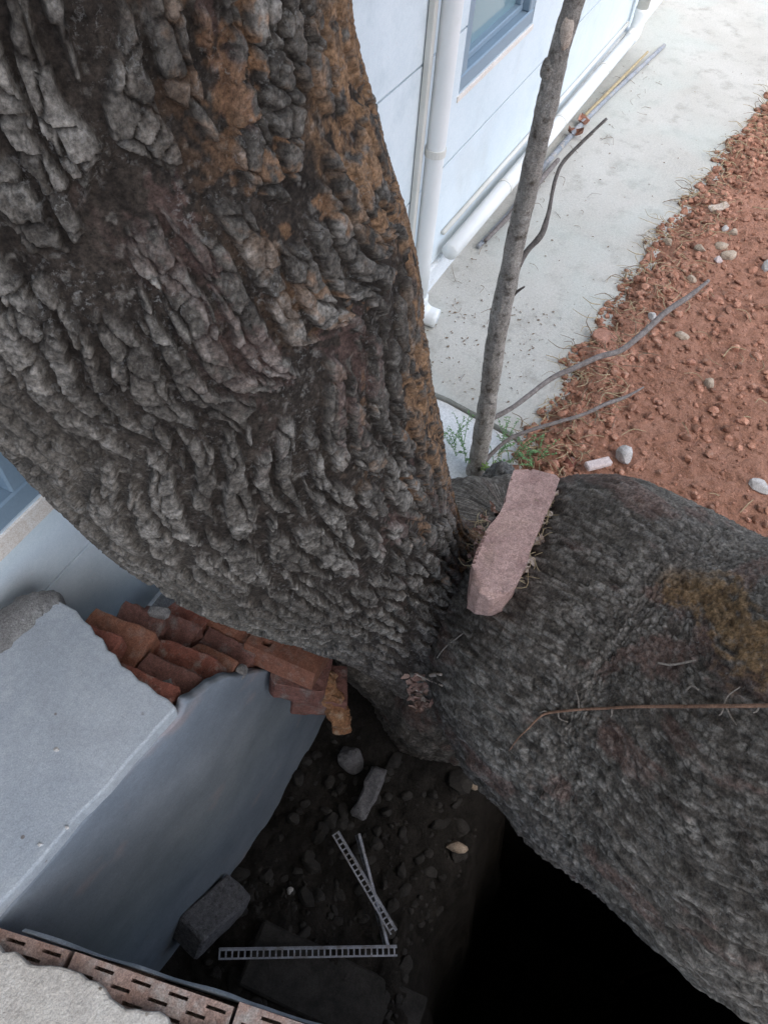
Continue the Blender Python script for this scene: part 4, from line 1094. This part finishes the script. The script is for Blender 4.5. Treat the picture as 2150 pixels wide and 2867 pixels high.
sstone(*CR_(1120, 1085), (0.030, 0.026, 0.024), 'stone_red', 'round red clod right of the tip of the upper grey branch', 207)
sstone(*CR_(900, 895), (0.024, 0.020, 0.018), 'stone_tan', 'tan pebble left of the tip of the upper grey branch', 208)
sstone(*CR_(690, 565), (0.028, 0.022, 0.018), 'stone_tan', 'tan pebble at the very edge of the soil by a thin root', 209)
sstone(*CR_(1190, 450), (0.018, 0.022, 0.018), 'chip_white', 'whitish pebble below the pale wood splinter', 210)
sstone(*CR_(1272, 485), (0.024, 0.026, 0.02), 'stone_tan', 'tan pebble right of the whitish pebble', 211)
sstone(*CR_(1160, 600), (0.040, 0.030, 0.02), 'stone_tan', 'broad tan stone upper left of a brown one', 212)
sstone(*CR_(1225, 690), (0.040, 0.038, 0.03), 'stone_tan', 'brown tan stone in the pebble patch near the top right', 213)
sstone(*CR_(1140, 730), (0.022, 0.022, 0.018), 'chip_pink', 'pale square pebble left of the brown tan stone', 214)
sstone(*CR_(975, 625), (0.034, 0.024, 0.018), 'stone_tan', 'tan stone wedged between red clods near the path', 215)
sstone(*CR_(550, 1225), (0.016, 0.030, 0.02), 'chip_white', 'whitish splinter touching the upper grey branch', 216)
sstone(*CR_(1572, 780), (0.03, 0.034, 0.026), 'chip_white', 'white stone at the right edge of the picture, higher up', 217)
sstone(1640, 1052, (0.030, 0.040, 0.026), 'chip_white', 'white crumpled stone at the right edge just above the trunk', 218)
sstone(1529, 1120, (0.030, 0.022, 0.018), 'stone_tan', 'tan stone on the soil touching the top of the right trunk', 219)
sstone(1556, 1124, (0.018, 0.016, 0.014), 'stone_tan', 'small tan stone right of the one touching the trunk', 220)
sstone(1230, 1000, (0.040, 0.026, 0.02), 'brick', 'dark red brick fragment behind the rock', 221)
sstone(1196, 1003, (0.028, 0.024, 0.02), 'stone_red', 'reddish clod between the rock and the brick fragment', 222)
v, f = cbox((0, 0, 0), (0.085, 0.030, 0.018), None, 0.004)
p = soil_at(1288, 1010); tag(mesh_obj('tile_chip', p + np.array([0, 0, 0.018]) + v @ rot_z(-0.75), f, MAT['chip_pink']), 'flat pinkish strip of tile lying above the right trunk', 'tile chip')
v, f = stone_geo(soil_at(1346, 990) + np.array([0, 0, 0.015]), (0.034, 0.030, 0.034), 231, ICO2, 0.7, 8, 0.08)
tag(mesh_obj('tile_chip', v, f, MAT['chip_white']), 'white wedge shaped tile chip right of the pinkish strip', 'tile chip')
a, b = soil_at(*CR_(1040, 300)), soil_at(*CR_(1215, 258))
tag(oriented_box('wood_splinter', a + (0, 0, 0.012), b + (0, 0, 0.016), 0.035, 0.014, MAT['pale_leaf'], 0.004, 8, 0.006), 'pale wood splinter on the clods near the top of the soil', 'splinter')

# soil crumbs and clods
CLODS = [stone_geo((0, 0, 0), (1, 1, 1), 2000 + i, ICO1 if i < 48 else ICO2, cut=7, rough=0.5) for i in range(96)]
parts = []
cl = 0
while cl < 23000:
    u_ = RNG.random(); X = 1.0 + (u_ ** 1.35) * 4.2
    t_ = RNG.random() ** (1.3) * 1.5
    Yl = float(soil_line(np.array(X))); near_edge = t_ < 0.22
    Y = Yl + 0.02 - t_
    r_ = (0.0023 + 0.0145 * RNG.random() ** (5.0 if near_edge else 13.0)) * (0.8 + 0.12 * X)
    z = max(float(soil_z(np.array(X), np.array(Y))), 0.0)
    T_ = CLODS[(cl % 48) + (0 if r_ < 0.0085 else 48)]
    an = RNG.uniform(0, 6.28)
    parts.append((np.array((X, Y, z + r_ * 0.25)) + (T_[0] * (r_ * RNG.uniform(0.8, 1.4), r_, r_ * RNG.uniform(0.6, 1.0))) @ rot_z(an), T_[1])); cl += 1
tag(mesh_obj('soil_clods', *join(parts), MAT['clod']), 'red soil clods and crumbs', 'soil', kind='stuff')
# dry straw and rootlets along the edge
def straws(name, n, gen, mat, label, r0=(0.0008, 0.0018), L0=(0.03, 0.10), cat='straw'):
    parts = []
    for i in range(n):
        p, base_a = gen(i)
        a = base_a if base_a is not None else RNG.uniform(0, 6.28); L_ = RNG.uniform(*L0)
        d_ = np.array([math.cos(a), math.sin(a), RNG.uniform(-0.1, 0.25)]); w_ = np.array([-d_[1], d_[0], 0]) * RNG.uniform(-0.35, 0.35) * L_
        P = np.array([p, p + d_ * L_ * 0.5 + w_ + (0, 0, RNG.uniform(0, 0.012)), p + d_ * L_])
        r_ = RNG.uniform(*r0)
        parts.append(tube(P, np.array([r_, r_, r_ * 0.6]), 4, 7, cap=False))
    return tag(mesh_obj(name, *join(parts), mat), label, cat, kind='stuff')
def gen_edge(i):
    X = 1.2 + RNG.random() ** 1.4 * 3.4; t_ = RNG.random() ** 2 * 0.22 - 0.03
    Y = float(soil_line(np.array(X))) - t_
    return np.array([X, Y, max(float(soil_z(np.array(X), np.array(Y))), 0.0) + 0.006 + 0.01 * RNG.random()]), None
straws('dry_straw', 520, gen_edge, MAT['straw'], 'dry straw along the edge of the soil')
straws('dry_rootlets', 260, gen_edge, MAT['straw_dark'], 'dark dry rootlets along the edge of the soil', L0=(0.02, 0.09))
def gen_soil(i):
    X = 1.3 + RNG.random() * 2.5; Y = float(soil_line(np.array(X))) - RNG.uniform(0.1, 0.9)
    return np.array([X, Y, float(soil_z(np.array(X), np.array(Y))) + 0.006]), None
straws('scattered_straw', 70, gen_soil, MAT['straw'], 'odd stalks of straw on the open soil', L0=(0.03, 0.09))
# litter on the path
parts = []
for i in range(420):
    if i < 190:
        X = RNG.uniform(1.75, 2.35); Y = RNG.uniform(0.36, 0.78)
    elif i < 330:
        X = RNG.uniform(1.8, 4.6); Y = 0.80 - RNG.random() ** 2 * 0.25
    else:
        X = RNG.uniform(1.8, 4.8); Y = float(soil_line(np.array(X))) + RNG.random() ** 2 * 0.4
    l_ = RNG.uniform(0.002, 0.008); a = RNG.uniform(0, 6.28); e = np.array([math.cos(a), math.sin(a), 0]); w_ = np.array([-e[1], e[0], 0])
    p = np.array([X, Y, 0.0025]); c_ = np.array([0, 0, RNG.uniform(0.0005, 0.003)])
    wd = RNG.uniform(0.2, 0.6)
    parts.append((np.array([p - e * l_, p + w_ * l_ * wd + c_, p + e * l_ + c_, p - w_ * l_ * wd]), [(0, 3, 2, 1)]))
tag(mesh_obj('leaf_litter', *join(parts), MAT['straw_dark']), 'specks of leaf litter on the path', 'litter', kind='stuff')
def gen_path(i):
    X = RNG.uniform(1.8, 4.4); Y = 0.80 - RNG.random() ** 2 * 0.3
    return np.array([X, Y, 0.003]), None
straws('path_rootlets', 60, gen_path, MAT['straw_dark'], 'thin dry stalks on the path by the wall', r0=(0.0005, 0.001), L0=(0.02, 0.08))

# sticks by the wall
def stick(label, pts, rad, mat, seed):
    return tag(mesh_obj('stick', *tube(pts, np.array(rad), 10, 40, 0.10, seed), mat, None, True), label, 'stick', 'sticks along the foot of the house wall')
stick('long blue grey cane lying along the foot of the house wall', [atz(1032, 533, 0.012), atz(1110, 448, 0.012), atz(1180, 352, 0.013), atz(1290, 232, 0.013), atz(1380, 148, 0.012), atz(1434, 98, 0.011)], [0.009, 0.011, 0.013, 0.013, 0.012, 0.010], MAT['stick'], 5)
stick('shorter darker cane just outside the long one, ending behind the sapling', [atz(1048, 520, 0.033), atz(1100, 466, 0.032), atz(1165, 392, 0.032), atz(1205, 345, 0.033)], [0.008, 0.010, 0.012, 0.010], MAT['twig_grey'], 6)
stick('thin brown cane lying on the upper end of the long one', [atz(1262, 250, 0.032), atz(1330, 182, 0.033), atz(1398, 112, 0.032)], [0.007, 0.008, 0.006], MAT['straw'], 7)
def leaf_geo(p, a, L_, W_, curl, seed):
    r = np.random.default_rng(seed); e = np.array([math.cos(a), math.sin(a), 0]); w_ = np.array([-e[1], e[0], 0]); V = []
    for i in range(7):
        t = i / 6; hw = W_ * math.sin(math.pi * (0.08 + 0.88 * t)) * r.uniform(0.85, 1.1)
        for j in (-1, -0.5, 0, 0.5, 1):
            V.append(p + e * L_ * (t - 0.5) + w_ * hw * j + np.array([0, 0, curl * (abs(j) ** 1.5) * r.uniform(0.7, 1.3) + curl * 0.8 * (t - 0.5) ** 2 * 4]))
    return np.array(V), [tuple(q_) for q_ in grid_quads(7, 5).tolist()]
for i, (x, y, lab) in enumerate(((1258, 268, 'curled pinkish dead leaf by the cane, the upper of two'), (1240, 293, 'curled orange brown dead leaf by the cane, the lower of two'))):
    v, f = leaf_geo(atz(x, y, 0.008), 0.8 + i, 0.07, 0.03, 0.022, 40 + i)
    tag(mesh_obj('dead_leaf', v, f, MAT['stone_red' if i == 0 else 'brick_orange'], None, True), lab, 'leaf', 'dead leaves by the cane')
v, f = leaf_geo(atz(1285, 240, 0.01), 2.0, 0.05, 0.022, 0.02, 45)

# ================================================================== ON THE TREE
def on_tree(x, y, off=0.004):
    p, n_ = hit(x, y)
    if p is None: return atd(x, y, 1.6)
    r = ray(x, y); r = r / np.linalg.norm(r)
    return p - r * off
vine = thing('vine', 'thin reddish vine stem stretched across the right trunk', 'vine', on_tree(1180, 1540))
vp = [(1100, 1622), (1118, 1596), (1142, 1572), (1164, 1550), (1184, 1540), (1226, 1535), (1262, 1532), (1310, 1530), (1360, 1527), (1420, 1526), (1480, 1526), (1540, 1525), (1600, 1525), (1660, 1524), (1720, 1523)]
branch('stem', [on_tree(x, y, 0.007) for x, y in vp], [0.0009, 0.0011, 0.0014, 0.0017, 0.002, 0.002, 0.002, 0.002, 0.0021, 0.0023, 0.0024, 0.0025, 0.0026, 0.0026, 0.0026], MAT['vine'], vine, 7, 120, 0.1)
for i, pl in enumerate((((1250, 1532), (1249, 1514), (1243, 1490)), ((1562, 1525), (1572, 1503), (1598, 1484)), ((1568, 1527), (1576, 1545), (1590, 1566)), ((1184, 1540), (1176, 1536), (1166, 1540)),
                        ((1206, 1538), (1208, 1552), (1226, 1560)), ((1320, 1531), (1321, 1542), (1318, 1550)), ((1640, 1525), (1634, 1536), (1626, 1540)), ((1562, 1526), (1558, 1540), (1552, 1546)))):
    branch('tendril', [on_tree(x, y, 0.005) for x, y in pl], [0.0014, 0.0012, 0.0007], MAT['tendril'], vine, 5, 14, 0.1, i)
def twig(label, pl, rad, mat, group='twigs caught on the bark'):
    tag(mesh_obj('twig', *tube([on_tree(x, y, 0.006) for x, y in pl], np.array(rad), 6, 16, 0.1, 3), mat, None, True), label, 'twig', group)
twig('pale twig lying over the leaf filled hollow below the fork', [(896, 1455), (925, 1468), (955, 1481)], [0.0022, 0.0024, 0.0018], MAT['pale_leaf'])
twig('curved pale straw in the crease below the wedged rock', [(944, 1421), (960, 1400), (985, 1380), (1000, 1368)], [0.0012, 0.0014, 0.0014, 0.001], MAT['tendril'])
twig('short wavy pale twig on the right trunk above the vine', [(1420, 1432), (1450, 1436), (1485, 1430), (1502, 1426)], [0.0016, 0.0016, 0.0016, 0.001], MAT['tendril'])
twig('small bent pale twig on the right trunk just above the vine', [(1480, 1492), (1494, 1482), (1508, 1490)], [0.0014, 0.0016, 0.0012], MAT['tendril'])
twig('pale stub of twig beside the leaf filled hollow', [(930, 1459), (940, 1457), (953, 1457)], [0.004, 0.0045, 0.003], MAT['pale_leaf'])
# dead leaves gathered in hollows
def litter(name, spots, label, mats, size, seed, n):
    r = np.random.default_rng(seed); parts = []
    for i in range(n):
        x, y, rad = spots[i % len(spots)]
        p = on_tree(x + r.normal() * rad, y + r.normal() * rad, 0.006 + 0.008 * r.random())
        parts.append(leaf_geo(p, r.uniform(0, 6.28), size * r.uniform(0.6, 1.4), size * 0.3 * r.uniform(0.5, 1.2), size * 0.35 * r.uniform(-0.5, 1), seed + i))
    return tag(mesh_obj(name, *join(parts), mats, None, True), label, 'leaves', kind='stuff')
litter('leaf_litter', [(892, 1480, 12), (905, 1490, 10), (912, 1512, 9), (905, 1525, 8)], 'dead leaves in the hollow below the fork', MAT['dead_leaf'], 0.022, 700, 46)
litter('pale_leaf_litter', [(905, 1492, 10), (912, 1505, 6)], 'pale leaf scraps in the hollow below the fork', MAT['pale_leaf'], 0.018, 760, 8)
litter('fork_litter', [(1192, 1075, 6), (1184, 1105, 6), (1172, 1135, 6), (1160, 1170, 6), (1148, 1205, 5), (1135, 1235, 5)], 'pale dry leaves packed along the right side of the rock', MAT['pale_leaf'], 0.018, 820, 20)
litter('fork_litter', [(1062, 1098, 7), (1048, 1120, 7), (1038, 1150, 7), (1024, 1180, 6), (1018, 1205, 5)], 'dry leaf scraps along the left side of the rock', MAT['dead_leaf'], 0.016, 900, 24)
def gen_fork(i):
    sp = [(1195, 1078), (1188, 1100), (1178, 1130), (1165, 1165), (1150, 1205), (1132, 1245), (1050, 1125), (1038, 1150), (1024, 1185), (1018, 1212)]
    x, y = sp[i % len(sp)]
    return on_tree(x + RNG.normal() * 6, y + RNG.normal() * 9, 0.006), (RNG.normal() * 0.6 + 2.7 if i % 3 else RNG.uniform(0, 6.28))
straws('fork_straw', 70, gen_fork, MAT['straw'], 'straw packed round the rock in the fork', r0=(0.0005, 0.0011), L0=(0.015, 0.06))
